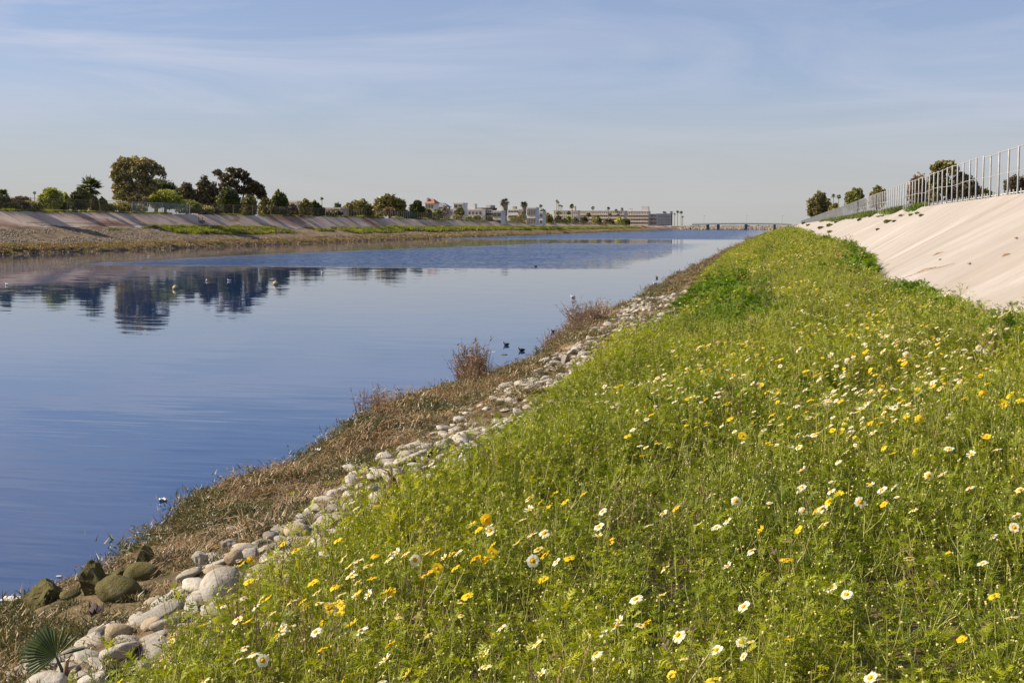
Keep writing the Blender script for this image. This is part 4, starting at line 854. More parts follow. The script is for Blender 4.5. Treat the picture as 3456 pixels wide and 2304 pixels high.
def palm(label, cx, yt, yb, wpx, X, skirt=0.0, trunk_px=6, Y=None, nf=34, group=None, key='palm', base=None, far=False, hang=.2):
    p = at_Y(cx, yt, Y) if Y else at_X(cx, yt, X); b = at_Y(cx, yb, p.y); gz = base if base is not None else (fcrest(p.y) - .05 if p.x < 0 else CRESTZ - .2)
    if p.x < FCX - 13: gz = 3.25
    dist = math.hypot(p.x, p.y); k = K / F * dist; w = wpx * k; r = w * .58; H = p.z - gz - r * .75; H = max(H, .3)
    th = thing('palm_tree', label, 'palm tree', (p.x, p.y, gz), 0, group); rn = random.Random(int(cx * 3 + yt)); tr = max(trunk_px * k * .5, .09)
    mb = MB(); pts = [Vector((rn.uniform(-.3, .3) * tr, rn.uniform(-.3, .3) * tr, H * t)) for t in (-.02, .35, .7, 1.0)]
    rr = [tr * 1.25, tr, tr * .95, tr * .9] if not skirt else [tr * .85, tr, tr * 1.12, tr * 1.2]; mb.tube(pts, rr, 9)
    if skirt:
        for _ in range(160):
            a = rn.uniform(0, 6.28); z = H * rn.uniform(.1, 1); q = Vector((math.cos(a) * tr * 1.05, math.sin(a) * tr * 1.05, z)); s = Vector((-math.sin(a), math.cos(a), 0)) * tr * .12; mb.add([q - s, q + s, q * 1 + Vector((math.cos(a) * tr * .16, math.sin(a) * tr * .16, -tr * 1.1))], [(0, 1, 2)])
    mb.build('trunk', [G['palmbark']], th)
    mb = MB(); c = Vector((0, 0, H))
    for i in range(nf):
        a = rn.uniform(0, 6.28); el = math.asin(rn.uniform(-.65, 1)); d = Vector((math.cos(a) * math.cos(el), math.sin(a) * math.cos(el), math.sin(el))); l = r * rn.uniform(.85, 1.08); st = c + d * l * .32; side = d.cross(Vector((0, 0, 1)));
        side = side.normalized() if side.length > .05 else Vector((1, 0, 0)); s = side * l * .012; mb.add([c - s * 2, c + s * 2, st + s, st - s], [(0, 1, 2, 3)], 0); up = side.cross(d)
        m = 11 if not far else 6
        for j in range(m):
            t = (j / (m - 1) - .5) * 2.5; e = (d * math.cos(t) + side * math.sin(t) + up * .12 * rn.uniform(-1, 1)).normalized(); ll = l * .68 * (1 - .25 * abs(t)) * rn.uniform(.85, 1.1); wd = (side * math.cos(t) - d * math.sin(t)).normalized() * l * (.055 if not far else .13)
            tip = st + e * ll + Vector((0, 0, -hang * ll * (.4 + rn.random()))); md = st + e * ll * .55; mb.add([st, md - wd, tip, md + wd], [(0, 1, 2, 3)], 0)
    mb.build('crown', [leafcol(key)], th)
    return th
palm('bushy fan palm with feathery head rising over the dark bush on the far bank', 303, 597, 708, 82, -106, 0, 14, nf=46)
palm('fan palm cut by the left edge of the picture', 5, 636, 706, 56, -107, 0, 14, nf=36)
palm('stout fan palm with a thick pale skirt, left of the stout pair', 1703, 668, 740, 34, -106, 1, 16, nf=44)
palm('stout fan palm with a thick pale skirt, right of the stout pair', 1769, 678, 742, 28, -106, 1, 14, nf=44)
palm('very tall palm just outside the left edge whose shadow crosses the far bank', -142, 440, 700, 126, -111, 1, 24, nf=50)
for (cx, yt, w, X, lab) in [(116, 645, 12, -160, 'tiny lone thin palm near the left horizon'), (1086, 664, 14, -120, 'small palm between the dark tapering shrub and the thicket'),
    (1825, 689, 14, -125, 'thin palm above the grey-green tree'), (1879, 674, 11, -150, 'tallest thin palm of the pair above the apartment roof'), (1884, 679, 10, -152, 'slightly shorter thin palm of the pair above the apartment roof'),
    (1890, 690, 10, -140, 'short thin palm just right of the tall pair'), (1896, 692, 9, -142, 'shortest thin palm right of the tall pair'), (1931, 688, 20, -125, 'leafy palm beside the white roof block'),
    (2001, 696, 15, -112, 'palm above the green round bush'), (2053, 698, 14, -112, 'drooping palm left of the middle of the apartment front'), (2080, 705, 13, -112, 'palm right of the drooping palm'), (1887, 711, 20, -108, 'low palm at the left corner of the apartment block'),
    (1920, 712, 16, -110, 'low brown-headed palm beside the low palm'), (1986, 717, 20, -107, 'wide low palm in front of the apartment wall'), (2058, 718, 14, -108, 'low palm under the drooping palm'), (2086, 720, 12, -108, 'low palm in front of the pale apartment pillars'),
    (2114, 718, 12, -108, 'dark low palm by the apartment balconies'), (2155, 713, 14, -110, 'palm before the right wing of the apartment block'),
    (2243, 712, 17, -108, 'palm with reddish trunk at the dark building'), (2266, 712, 13, -108, 'bushy palm right of the reddish-trunk palm'), (2277, 719, 8, -108, 'slim palm in the cluster at the bridge end'), (2287, 710, 12, -107, 'tall palm left in the cluster at the bridge end'),
    (2299, 711, 13, -106, 'full-headed palm in the cluster at the bridge end'), (2304, 728, 9, -104.6, 'lowest palm in the cluster at the bridge end')]:
    palm(lab, cx, yt, 750, w, X, 0, 2.2, nf=26, far=True)
palm('left of two small palms behind the right bank railing', 2813, 654, 700, 16, 17, 0, 2.4, nf=26, far=True)
palm('right of two small palms behind the right bank railing', 2831, 656, 700, 18, 17, 0, 2.4, nf=26, far=True)

# ------------------------------------------------------------------ far bank fence, grass, rubble
def wire_fence(label, s0, s1, X, h, step, postmat, meshmat, lean=0.0, name='wire_fence', r=.045, col=None):
    y0, y1 = at_X(s0, 700, X).y, at_X(s1, 700, X).y; th = thing(name, label, 'fence', (X, y0, fcrest(y0))); n = max(2, int((y1 - y0) / step)); mb = MB(); mb.tube([(0, 0, -.1), (0, 0, 1)], r, 5); pm_ = mb.mesh('post', [postmat])
    tops = []
    for i in range(min(n, 290)):
        y = y0 + (y1 - y0) * i / (n - 1); hh = h * random.uniform(.94, 1.05); z = fcrest(y) - fcrest(y0); o = obj('post', pm_, th); o.location = (0, y - y0, z); o.scale = (1, 1, hh); o.rotation_euler = (random.gauss(0, .03 + lean), random.gauss(0, .02 + lean * .4), 0); tops.append((0, y - y0, z, hh))
    mb = MB()
    for a, b in zip(tops[:-1], tops[1:]): mb.add([(.06, a[1], a[2]), (.06, b[1], b[2]), (.06, b[1], b[2] + h * .96), (.06, a[1], a[2] + h * .96)], [(0, 1, 2, 3)])
    mb.build('wire_mesh', [meshmat], th); mb = MB(); mb.tube([(0, a[1], a[2] + h * .97) for a in tops], .025, 4); mb.build('top_rail', [postmat], th); return th
wire_fence('leaning posts of a sagging wire fence at the far left of the far bank', -30, 440, -102.6, 1.9, 6.5, G['rust'], G['chain'], .10)
wire_fence('silver slatted fence below the round yellow-green bush', 446, 640, -102.6, 1.9, 4.0, G['steel'], G['chain_silver'])
wire_fence('dark shaded wire fence under the dense row of trees', 641, 1098, -102.6, 2.0, 4.0, G['rust'], G['chain'])
wire_fence('brown post fence in front of the wide thicket', 1099, 1500, -102.6, 2.0, 1.9, G['rust'], G['chain'])
wire_fence('low brown fence running below the houses and apartment block', 1501, 2110, -102.6, 1.9, 2.6, G['rust'], G['chain'])
def tuftbig(n, h, key, w=.5):
    mb = MB(); 
    for _ in range(n):
        o = Vector((random.gauss(0, w * .5), random.gauss(0, w * .5), 0)); d = Vector((random.gauss(0, .4), random.gauss(0, .4), 1)).normalized(); l = h * random.uniform(.5, 1.1); s = Vector((random.uniform(-1, 1), random.uniform(-1, 1), 0)).normalized() * .035; mb.add([o - s, o + s, o + d * l], [(0, 1, 2)])
        q = o + d * l * random.uniform(.3, .9); s2 = rv(.06); mb.add([q - s2, q + s2, q + rv(.12)], [(0, 1, 2)])
    return mb.build('tuft', [G[key] if key in G else leafcol(key)], link=False)
TG = [tuftbig(60, .5, 'meadow') for _ in range(4)] + [tuftbig(60, .4, 'olive') for _ in range(2)] + [tuftbig(60, .42, 'green') for _ in range(2)] + [tuftbig(60, .28, 'straw') for _ in range(2)]
P_, R_, S_, I_ = [], [], [], []
for _ in range(26000):
    y = 125 + random.random() ** 1.5 * 700; t_ = random.random(); k = 1 if y < 300 else 1.6; s = farshore(y); z0 = None
    band = random.random()
    if band < .62:   # green strip below the concrete
        x = random.uniform(TOEX, TOEX + 8.0); e = (x - TOEX) / 8
        st = noise.noise(Vector((y * .03, 1, 0))) + .5 * noise.noise(Vector((x * .4, y * .12, 2)))
        grown = y > 266 or (186 < y < 234) or (248 < y < 258 and random.random() < .4)
        lim = (.62 if grown else .16) + .35 * noise.noise(Vector((y * .05, 7, 0)))
        if 258 < y < 266: continue
        if e > lim or (not grown and st < .05): continue
        i = random.choice((0, 2, 6, 7, 6, 7, 4, 5)); sc = k * random.uniform(.5, 1.5) * (.7 if not grown else 1)
    elif band < .75:  # levee top edge
        x = FCX - random.uniform(0, 1.1); i = random.choice((6, 7, 4, 5, 0)); sc = k * random.uniform(.4, .9)
        if noise.noise(Vector((y * .06, 3, 3))) < -.1 and y > 200: continue
    else:             # brown edge at the water
        x = s - random.uniform(-.2, 3.2); i = random.choice((4, 8, 9, 8, 9)); sc = k * random.uniform(.5, 1)
    P_.append((x, y, far_z(x, y) - .03 if x > FCX else fcrest(y))); R_.append((random.gauss(0, .1), random.gauss(0, .1), random.uniform(0, 6.28))); S_.append((sc, sc, sc)); I_.append(i)
scatter('far_bank_grass', P_, R_, S_, I_, TG, 'green grass and weeds in strips along the far bank below the concrete', 'grass')
G['rub'] = solid('rubble_stone', [(0.3, (0.17, 0.135, 0.095)), (0.5, (0.27, 0.225, 0.17)), (0.7, (0.38, 0.33, 0.27))], 3.0, 0.9, 0.3, 20, vary=.3)
RB = [obj('rock', stone_mesh('rock', G[m], random.uniform(1, 1.6), .5, 60 + i, 1, .5), link=False) for i, m in enumerate(('rub', 'rub', 'stone_tan', 'stone_dark', 'rub'))]
for o in RB: o.data.polygons.foreach_set('use_smooth', [False] * len(o.data.polygons))
P_, R_, S_, I_ = [], [], [], []
for _ in range(26000):
    y = 120 + random.random() ** 1.7 * 480; s = farshore(y); x = s - .3 - random.random() * 10.5
    if x < TOEX + .3: continue
    v = noise.noise(Vector((x * .3, y * .1, 9)))
    if y > 205 and x < s - 4.5 and random.random() < .85: continue
    if v < -.25: continue
    r = random.uniform(.06, .2) * (1 if y < 300 else 1.4); P_.append((x, y, far_z(x, y))); R_.append((random.uniform(0, .6), random.uniform(0, .6), random.uniform(0, 6.28))); S_.append((r, r, r)); I_.append(random.randrange(5))
scatter('far_bank_rubble', P_, R_, S_, I_, RB, 'loose pale rubble covering the lower far bank above the water', 'rubble')
# ramp and outfall on the far bank
def slab(name, label, cat, pts, th_, mat):
    mb = MB(); n = len(pts); v = [tuple(p) for p in pts] + [(p[0], p[1], p[2] - th_) for p in pts]; f = [tuple(range(n)), tuple(range(n, 2 * n))[::-1]] + [(i, n + i, n + (i + 1) % n, (i + 1) % n) for i in range(n)]
    return tag(mb.build(name, [mat]), label, cat)
rp = [at_X(x * 1.4694, 0, X) for x, X in ((0, 0),)] if False else None
def fb(sx, X, dz=.05): p = at_X(sx, 700, X); return Vector((X, p.y, far_z(X, p.y) + dz))
a, b = fb(1000, TOEX - 1), fb(1165, farshore(250) - .6); c, d = fb(1155, farshore(250) - .6), fb(1040, TOEX - 1)
slab('boat_ramp', 'narrow concrete ramp crossing the green strip down to the far water edge', 'ramp', [fb(1010, TOEX + .2, .3), fb(1118, farshore(240) - 1.4, .5), fb(1172, farshore(240) - 1.4, .5), fb(1062, TOEX + .2, .3)], .3, G['concrete_near'])
slab('outfall_slab', 'flat concrete slab jutting over the water with a dark open underside', 'slab', [fb(945, farshore(225) - 3.5, .35), fb(985, farshore(225) + .8, .55), fb(1052, farshore(225) + .8, .35), fb(1005, farshore(225) - 3.5, .35)], .3, G['concrete_near'])
vp = fb(670, TOEX - 1.5, 0); th = thing('valve_stand', 'small dark pipe valve standing on the far concrete slope', 'valve', vp)
for dx_ in (0, 1.4):
    mb = MB(); mb.tube([(0, dx_, 0), (0, dx_, 1.0)], .05, 6); mb.build('pipe', [G['w_dark']], th)
mb = MB(); mb.box((.2, .9, .2), (.5, 1.1, .45)); mb.build('valve_box', [G['stone_dark']], th)

# ------------------------------------------------------------------ houses and apartment block
def building(label, x0, x1, yt, yb, Y, wall, nx=3, floors=2, depth=6.5, roof=None, base=3.2, extra=(), name='house', cat='house', balc=False, win=(.5, .45), roofmat=None, skew=0.0):
    yt += 2.0 if name == 'house' else .8
    a = at_Y(x0, yt, Y); b = at_Y(x1, yt, Y); c = (a + b) / 2; dist = math.hypot(c.x, c.y); fw = (x1 - x0) * K / F * dist; rz = -.02 + skew; H = a.z - base
    th = thing(name, label, cat, (c.x, c.y, base), rz)
    mb = MB(); mb.box((0, depth / 2, H / 2), (fw, depth, H)); mb.build('wall', [G[wall]], th)
    mb = MB(); 
    if roof == 'hip':
        e = .5; z = H; h = 1.6; v = [(-fw/2-e, -e, z), (fw/2+e, -e, z), (fw/2+e, depth+e, z), (-fw/2-e, depth+e, z), (-fw*.2, depth*.5, z+h), (fw*.2, depth*.5, z+h)]; mb.add(v, [(0,1,5,4),(1,2,5),(2,3,4,5),(3,0,4),(0,3,2,1)]); mb.build('roof', [G[roofmat or 'roof_tile']], th)
    else:
        for (cx_, cy_, dx_, dy_) in ((0, -.02, fw + .3, .25), (0, depth + .02, fw + .3, .25), (-fw/2 - .02, depth/2, .25, depth - .25), (fw/2 + .02, depth/2, .25, depth - .25)): mb.box((cx_, cy_, H + .18), (dx_, dy_, .42))
        mb.build('parapet', [G[roofmat or wall]], th)
    fh = H / floors; ww = fw / nx * win[0]; wh = fh * win[1]
    mw = MB(); mw.box((0, .0, 0), (ww, .12, wh)); mw_ = mw.mesh('pane', [G['glass']]); fr = MB()
    for (cx_, cz_, dx_, dz_) in ((0, wh/2+.05, ww+.2, .1), (0, -wh/2-.05, ww+.2, .1), (-ww/2-.05, 0, .1, wh), (ww/2+.05, 0, .1, wh), (0, 0, .07, wh)): fr.box((cx_, -.06, cz_), (dx_, .16, dz_))
    fr_ = fr.mesh('window', [G['w_white' if wall not in ('w_white',) else 'w_tan']])
    lowest = max(0, floors - 4)
    for f in range(floors):
        z = fh * (f + .55)
        if base + z < 3.8: continue
        for i in range(nx):
            x = -fw/2 + fw * (i + .5) / nx; o = obj('window', fr_, th); o.location = (x, -.03, z); q = obj('pane', mw_, o); q.location = (0, .02, 0)
        if balc:
            mb = MB(); mb.box((0, -.75, fh * f + .05), (fw * .96, 1.5, .2)); mb.box((0, -1.45, fh * f + .6), (fw * .96, .1, .9)); mb.build('balcony', [G[wall]], th)
    for (ex, ez, ew, eh, m) in extra:
        mb = MB(); mb.box((ex * fw, depth * .4, H + eh / 2 + ez), (ew * fw, depth * .5, eh)); mb.build('roof_block', [G[m]], th)
    return th
building('white house with a red tiled roof and a side tower, leftmost of the white houses', 1434, 1464, 684, 708, 430, 'w_white', 3, 3, roof='hip', extra=[(-.42, 0, .16, 1.9, 'w_white')])
building('grey hip-roofed house right of the red-roofed one', 1464, 1504, 697, 708, 450, 'w_grey', 4, 2, roof='hip', roofmat='w_grey')
building('plain white box house behind the bare grey tree', 1506, 1528, 704, 728, 470, 'w_white', 2, 2)
building('white house with a dark open balcony at its top, tallest of the white houses', 1530, 1562, 686, 728, 440, 'w_white', 2, 4, win=(.6, .5))
building('low white terrace house with roof chimneys left of the dark brown one', 1566, 1628, 707, 732, 450, 'w_white', 5, 2, balc=True, extra=[(-.1, 0, .3, 1.3, 'w_white'), (.02, 1.3, .08, 1.0, 'w_white'), (.3, 0, .2, .9, 'w_tan')])
building('dark brown modern house with wide windows', 1629, 1662, 703, 733, 455, 'w_dark', 2, 3, win=(.75, .5), extra=[(.0, .2, .5, 1.2, 'w_white'), (.35, .2, .3, 1.1, 'w_grey')])
building('low white house with blue-grey glazing right of the dark brown one', 1663, 1692, 712, 736, 450, 'w_white', 2, 2, win=(.8, .5))
building('white terraced house with long balconies between the two stout palms', 1714, 1752, 707, 735, 520, 'w_white', 4, 3, balc=True, win=(.7, .55), extra=[(0, 0, .25, 1.5, 'w_tan')])
building('white house with arched narrow windows right of the stout palms', 1778, 1808, 701, 733, 500, 'w_white', 5, 2, win=(.4, .6))
building('low white house peeping out left of the grey-green tree', 1808, 1832, 715, 735, 520, 'w_white', 2, 2)
building('pale building glimpsed between the round tree and the upright shrub', 972, 1002, 681, 706, 310, 'w_cream', 2, 2)
building('pale low building behind the distant small tree', 1088, 1150, 704, 726, 300, 'w_pink', 5, 1)
building('small pale hut at the far left behind the fence', 38, 62, 693, 702, 200, 'w_pink', 2, 1)
def lab_(x): return x
building('long cream apartment block, left wing behind the palms', 1868, 1950, 712, 752, 800, 'w_cream', 12, 4, name='apartment_block', cat='apartment block', depth=9, extra=[(.25, 0, .24, 3.2, 'w_white')] , roofmat='w_tan', balc=False)
building('long cream apartment block, middle wing with shaded eaves', 1950, 2110, 713, 756, 860, 'w_cream', 22, 4, name='apartment_block', cat='apartment block', depth=9, roofmat='w_tan', balc=True, extra=[(.42, 0, .03, 2.4, 'w_grey')])
building('cream apartment block, right wing with stacked balconies', 2110, 2190, 714, 759, 900, 'w_cream', 9, 4, name='apartment_block', cat='apartment block', depth=9, roofmat='w_tan', balc=True, extra=[(-.3, 0, .12, 2.4, 'w_white'), (.32, 0, .3, 3.8, 'w_white')])
building('stepped cream end wing of the apartment block beside the dark building', 2186, 2216, 723, 760, 905, 'w_cream', 3, 3, name='apartment_block', cat='apartment block', balc=True)
building('dark grey office building behind the palms near the bridge', 2216, 2266, 722, 758, 960, 'w_grey', 6, 4, name='office_building', cat='building')

# ------------------------------------------------------------------ bridge
BY = 1000.0
bl, br_ = at_Y(2335, 760, BY).x, at_Y(2672, 760, BY).x; bz = lambda x: EYE + 1.1 + .6 * (1 - ((x - (bl + br_) / 2) / ((br_ - bl) / 2)) ** 2)
brd = thing('road_bridge', 'low grey road bridge crossing the far end of the creek', 'bridge', ((bl + br_) / 2, BY, 0)); cx0 = (bl + br_) / 2
mb = MB(); xs = np.linspace(bl, br_, 25)
for xa, xb in zip(xs[:-1], xs[1:]):
    za, zb = bz(xa), bz(xb); v = [(xa-cx0, 0, za-.9), (xb-cx0, 0, zb-.9), (xb-cx0, 0, zb), (xa-cx0, 0, za), (xa-cx0, 10, za-.9), (xb-cx0, 10, zb-.9), (xb-cx0, 10, zb), (xa-cx0, 10, za)]; mb.add(v, [(0,1,2,3),(3,2,6,7),(4,7,6,5),(0,4,5,1)])
mb.build('deck', [G['w_bridge']], brd)
mb = MB(); 
for xa, xb in zip(xs[:-1], xs[1:]):
    for zz in (.35, .95): mb.tube([(xa-cx0, .1, bz(xa)+zz), (xb-cx0, .1, bz(xb)+zz)], .09, 4)
mb.build('railing', [G['rail_white']], brd)
for sx in (2388, 2423, 2517, 2614):
    x = at_Y(sx, 760, BY).x; mb = MB(); mb.box((x - cx0, 5, (bz(x) - .9) / 2 - .3), (1.8, 8, bz(x) - .9 + .6)); mb.build('pier', [G['w_grey']], brd)
mb = MB(); mb.box((0, 0, .5), (.22, .22, 1.1)); bpm = mb.mesh('railing_post', [G['rail_white']])
for x in np.linspace(bl + 1, br_ - 1, 34): o = obj('railing_post', bpm, brd); o.location = (x - cx0, .1, bz(x) + .05)
for sx in (2375, 2520, 2640):
    x = at_Y(sx, 760, BY).x; lp = thing('street_lamp', {2375: 'slim street lamp at the left end of the far bridge', 2520: 'slim street lamp at the middle of the far bridge', 2640: 'slim street lamp at the right end of the far bridge'}[sx], 'street lamp', (x, BY + 2, bz(x)))
    mb = MB(); mb.tube([(0, 0, 0), (0, 0, 6)], .09, 5); mb.build('pole', [G['steel']], lp); mb = MB(); mb.box((.5, 0, 6), (1.2, .3, .15)); mb.build('lamp_head', [G['steel']], lp)
P_, R_, S_, I_ = [], [], [], []
for _ in range(2600):
    x = random.uniform(bl - 14, br_ + 8); y = random.uniform(1040, 1112); z = (y - 1040) / 72 * 2.4; P_.append((x, y, z)); R_.append((random.random(), random.random(), 6 * random.random())); s = random.uniform(.8, 1.9); S_.append((s, s, s)); I_.append(random.randrange(5))
scatter('breakwater_rocks', P_, R_, S_, I_, RB, 'pale piled rocks seen under the far bridge', 'rocks')
quadsheet('breakwater_bed', bl - 40, br_ + 30, 1040, 1112, 0.0, G['farsoil'], 3)
me = bpy.data.objects['breakwater_bed'].data
for v in me.vertices: v.co.z = -.3 + (v.co.y - 1040) / 72 * 2.4

# ------------------------------------------------------------------ birds, buoys, litter
def skinned(name, pts, edges, rad, mat, parent=None, sub=2):
    me = bpy.data.meshes.new(name); me.from_pydata(pts, edges, []); me.materials.append(mat); o = obj(name, me, parent)
    sk = o.modifiers.new('skin', 'SKIN'); sk.use_smooth_shade = True; me.skin_vertices[0].data[0].use_root = True
    for i, r in enumerate(rad): me.skin_vertices[0].data[i].radius = (r, r)
    sb = o.modifiers.new('sub', 'SUBSURF'); sb.levels = sub; sb.render_levels = sub; return o
G['coot'] = solid('coot_feathers', [(0.3, (.018, .018, .02)), (.7, (.04, .04, .042))], 30, .8, .2)
G['gull'] = solid('gull_feathers', [(0.3, (.68, .67, .65)), (.7, (.82, .81, .8))], 12, .8, .1)
G['gull_wing'] = solid('gull_wing', [(0.3, (.3, .31, .33)), (.7, (.45, .46, .48))], 12, .8, .1)
G['beak'] = solid('beak', [(0.3, (.6, .55, .5)), (.7, (.75, .72, .7))], 20, .5, 0)
def bird(label, sx, sy, kind, rz, s=1.0):
    s *= .46; p = at_z(sx, sy, .02); th = thing(kind, label, kind, (p.x, p.y, 0), rz)
    mt = G['coot'] if kind == 'coot' else G['gull']; th.scale = (s, s, s)
    skinned('body', [(0, .02, .06), (0, -.12, .07), (0, -.2, .10), (0, .12, .08), (0, .16, .16), (0, .19, .22)], [(0, 1), (1, 2), (0, 3), (3, 4), (4, 5)], [.085, .06, .018, .055, .028, .034], mt, th)
    mb = MB(); mb.add([(-.012, .215, .215), (.012, .215, .215), (0, .265, .208), (0, .215, .235)], [(0, 2, 1), (0, 3, 2), (1, 2, 3), (0, 1, 3)]); mb.build('bill', [G['beak']], th)
    for sgn in (-1, 1):
        mb = MB(); mb.ball((sgn * .066, -.02, .10), (.022, .14, .05), 8, 5); mb.build('wing', [G['gull_wing'] if kind == 'gull' else mt], th, True)
        mb = MB(); mb.ball((sgn * .026, .20, .228), .006, 6, 4); mb.build('eye', [G['w_dark']], th)
bird('dark coot swimming left, left of two near the brown bank', 1709, 1163, 'coot', 1.35); bird('dark coot turned to the left, right of two near the brown bank', 1761, 1182, 'coot', 2.0); bird('lone dark coot on the water above the pair', 1866, 1119, 'coot', 2.8)
bird('distant dark bird on the pale water in mid creek', 1808, 900, 'coot', 1.2, 1.6); bird('tiny dark bird low over the bank end', 2217, 938, 'coot', .5, 1.5)
bird('white gull floating at the left edge', 22, 961, 'gull', 1.0, 1.4); bird('white gull floating close under the far bank', 502, 866, 'gull', 1.3, 1.3); bird('white gull left of two among tree reflections', 697, 948, 'gull', .3, 1.3)
bird('white gull right of two among tree reflections', 774, 947, 'gull', 1.8, 1.3); bird('white gull alone on the calm water right of the middle', 1934, 1003, 'gull', 1.5, 1.3); bird('white gull near the bank at the right end of the calm water', 2211, 957, 'gull', 1.5, 1.4); bird('small upright white gull at the edge of the ruffled water', 1089, 921, 'gull', 1.5, 1.3)
def buoy(label, sx, sy):
    p = at_z(sx, sy, 0); th = thing('buoy', label, 'buoy', (p.x, p.y, .06)); mb = MB(); mb.ball((0, 0, 0), .15, 16, 10); m = solid('tan_buoy', [(0.3, (.35, .26, .12)), (.7, (.5, .4, .2))], 6, .6, .1); mb.build('float', [m], th, True)
    mb = MB(); mb.tube([(0, 0, .13), (0, 0, .2)], .03, 8); mb.build('cap', [m], th)
    mb = MB(); mb.tube([(.152 * math.cos(a), .152 * math.sin(a), 0) for a in np.linspace(0, 6.28, 17)], .018, 4); mb.build('band', [G['stone_dark']], th)
buoy('round tan buoy left, below the tall eucalyptus reflection', 592, 976); buoy('round tan buoy right, below the bushy trees reflection', 930, 961)
def litter(name, label, cat, sx, sy, z, w, h, mat, rz=0, crump=.3, seed=1, onbank=False):
    p = at_z(sx, sy, z) if not onbank else at_surf(sx, sy, lambda x, y: bank_z(x, y) + .03); rn = random.Random(seed); n = 6; V = []; 
    for j in range(n):
        for i in range(n): V.append(((i / (n - 1) - .5) * w, (j / (n - 1) - .5) * h, max(.004, crump * w * (.35 + noise.noise(Vector((i * .7 + seed, j * .7, 0)))) + .01)))
    idx = np.arange(n * n).reshape(n, n); Q = np.stack([idx[:-1, :-1], idx[:-1, 1:], idx[1:, 1:], idx[1:, :-1]], -1).reshape(-1, 4)
    o = obj(name, fastmesh(name, V, Q, mat)); o.location = p; o.rotation_euler = (0, 0, rz); md = o.modifiers.new('thick', 'SOLIDIFY'); md.thickness = .003; return tag(o, label, cat)
litter('paper_sheet', 'flat white sheet floating by the leftmost mossy boulder', 'litter', 50, 2022, .0, .22, .14, G['white_litter'], .2, .02, 3)
th_ = litter('crumpled_paper', 'crumpled white scrap floating off the green mat of the bank', 'litter', 550, 1692, -.01, .085, .07, G['gull'], .4, .55, 5)
litter('foam_scrap', 'thin white scrap at the water edge above the pointed mossy boulder', 'litter', 418, 1897, .0, .10, .05, G['white_litter'], .2, .05, 7)
litter('foam_scrap', 'tiny white scrap floating left of the mossy boulders', 'litter', 200, 1946, .0, .05, .03, G['white_litter'], .2, .05, 8)
litter('plastic_bag', 'torn white plastic on the brown mat near the water bend', 'litter', 1075, 1528, .3, .07, .06, G['white_litter'], .2, 1.0, 11, True)
litter('plastic_scrap', 'pale plastic strip lying in straw above the brown pointed stone', 'litter', 790, 1795, .3, .16, .05, G['white_litter'], .5, .3, 13, True)
litter('dark_bag', 'crumpled dark bag in straw left of the pale stones', 'litter', 325, 2075, .3, .10, .14, G['w_dark'], .5, .9, 15, True)
boulder('flat dark rock awash left of the two coots', 1700, 1198, 24, 7, -.02, G['moss'], 44, 'rock', False)
boulder('small dark rock at the brown bank edge right of the coots', 1812, 1178, 18, 12, .02, G['moss'], 45, 'rock')
boulder('jutting dark rock spit at the far end of the near bank', 2545, 805, 60, 8, .0, G['moss'], 46, 'rock', False)

# fan palm seedling and palm stump
def seedling():
    p = at_surf(215, 2290, lambda x, y: bank_z(x, y) + .02); p = Vector((p.x, p.y, bank_z(p.x, p.y))); th = thing('palm_seedling', 'young fan palm with one wide dark green leaf at the bottom left corner', 'palm seedling', p)
    hub = at_Y(190, 2215, p.y) - p; m = leafy('seedling_leaf', [(.03, .05, .008), (.06, .095, .012), (.11, .15, .02)], .3, 4, 30, .04); dist = (p - Vector((0, 0, EYE))).length; r = 118 * K / F * dist
    right = Vector((math.cos(YAW), math.sin(YAW), 0)); up = Vector((0, 0, 1)); fwd = Vector((-math.sin(YAW), math.cos(YAW), 0)); up = (up + fwd * .35).normalized()
    mb = MB(); mb.tube([Vector((0, 0, 0)), hub * .5 + right * .01, hub], [.014, .009, .006], 6); fr = mb.build('frond', [G['mat_green']], th)
    angs = list(np.linspace(R(215), R(98), 17)) + [R(80), R(66), R(48), R(20)]
    for i, a in enumerate(angs):
        d = right * math.cos(a) + up * math.sin(a); s = (-right * math.sin(a) + up * math.cos(a)); nrm = right.cross(up); l = r * (1.0 if 3 < i < 15 else .85) * random.uniform(.92, 1.05); w = r * .062 if i < 17 else r * .05
        mb = MB(); f0 = nrm * .008 * (1 if i % 2 else -1)
        q = [hub, hub + d * l * .55 - s * w, hub + d * l * .55 + nrm * .01, hub + d * l * .55 + s * w, hub + d * l * .93 - s * w * .6 - up * .01, hub + d * l * .95 - up * .008, hub + d * l * .93 + s * w * .6 - up * .01, hub + d * l * 1.0 - up * .012]
        mb.add(q, [(0, 1, 2), (0, 2, 3), (1, 4, 5, 2), (2, 5, 6, 3), (4, 7, 5), (5, 7, 6)]); mb.build('leaflet', [m], fr)
    for k, (dx_, dz_) in enumerate(((-.16, .06), (.07, .10), (.05, .16))):
        mb = MB(); mb.tube([Vector((0, 0, 0)), Vector((dx_ * .5, 0, dz_ * .8)), Vector((dx_, 0, dz_))], [.014, .011, .006], 6); mb.build('leaf_stub', [G['twig']], th)
seedling()
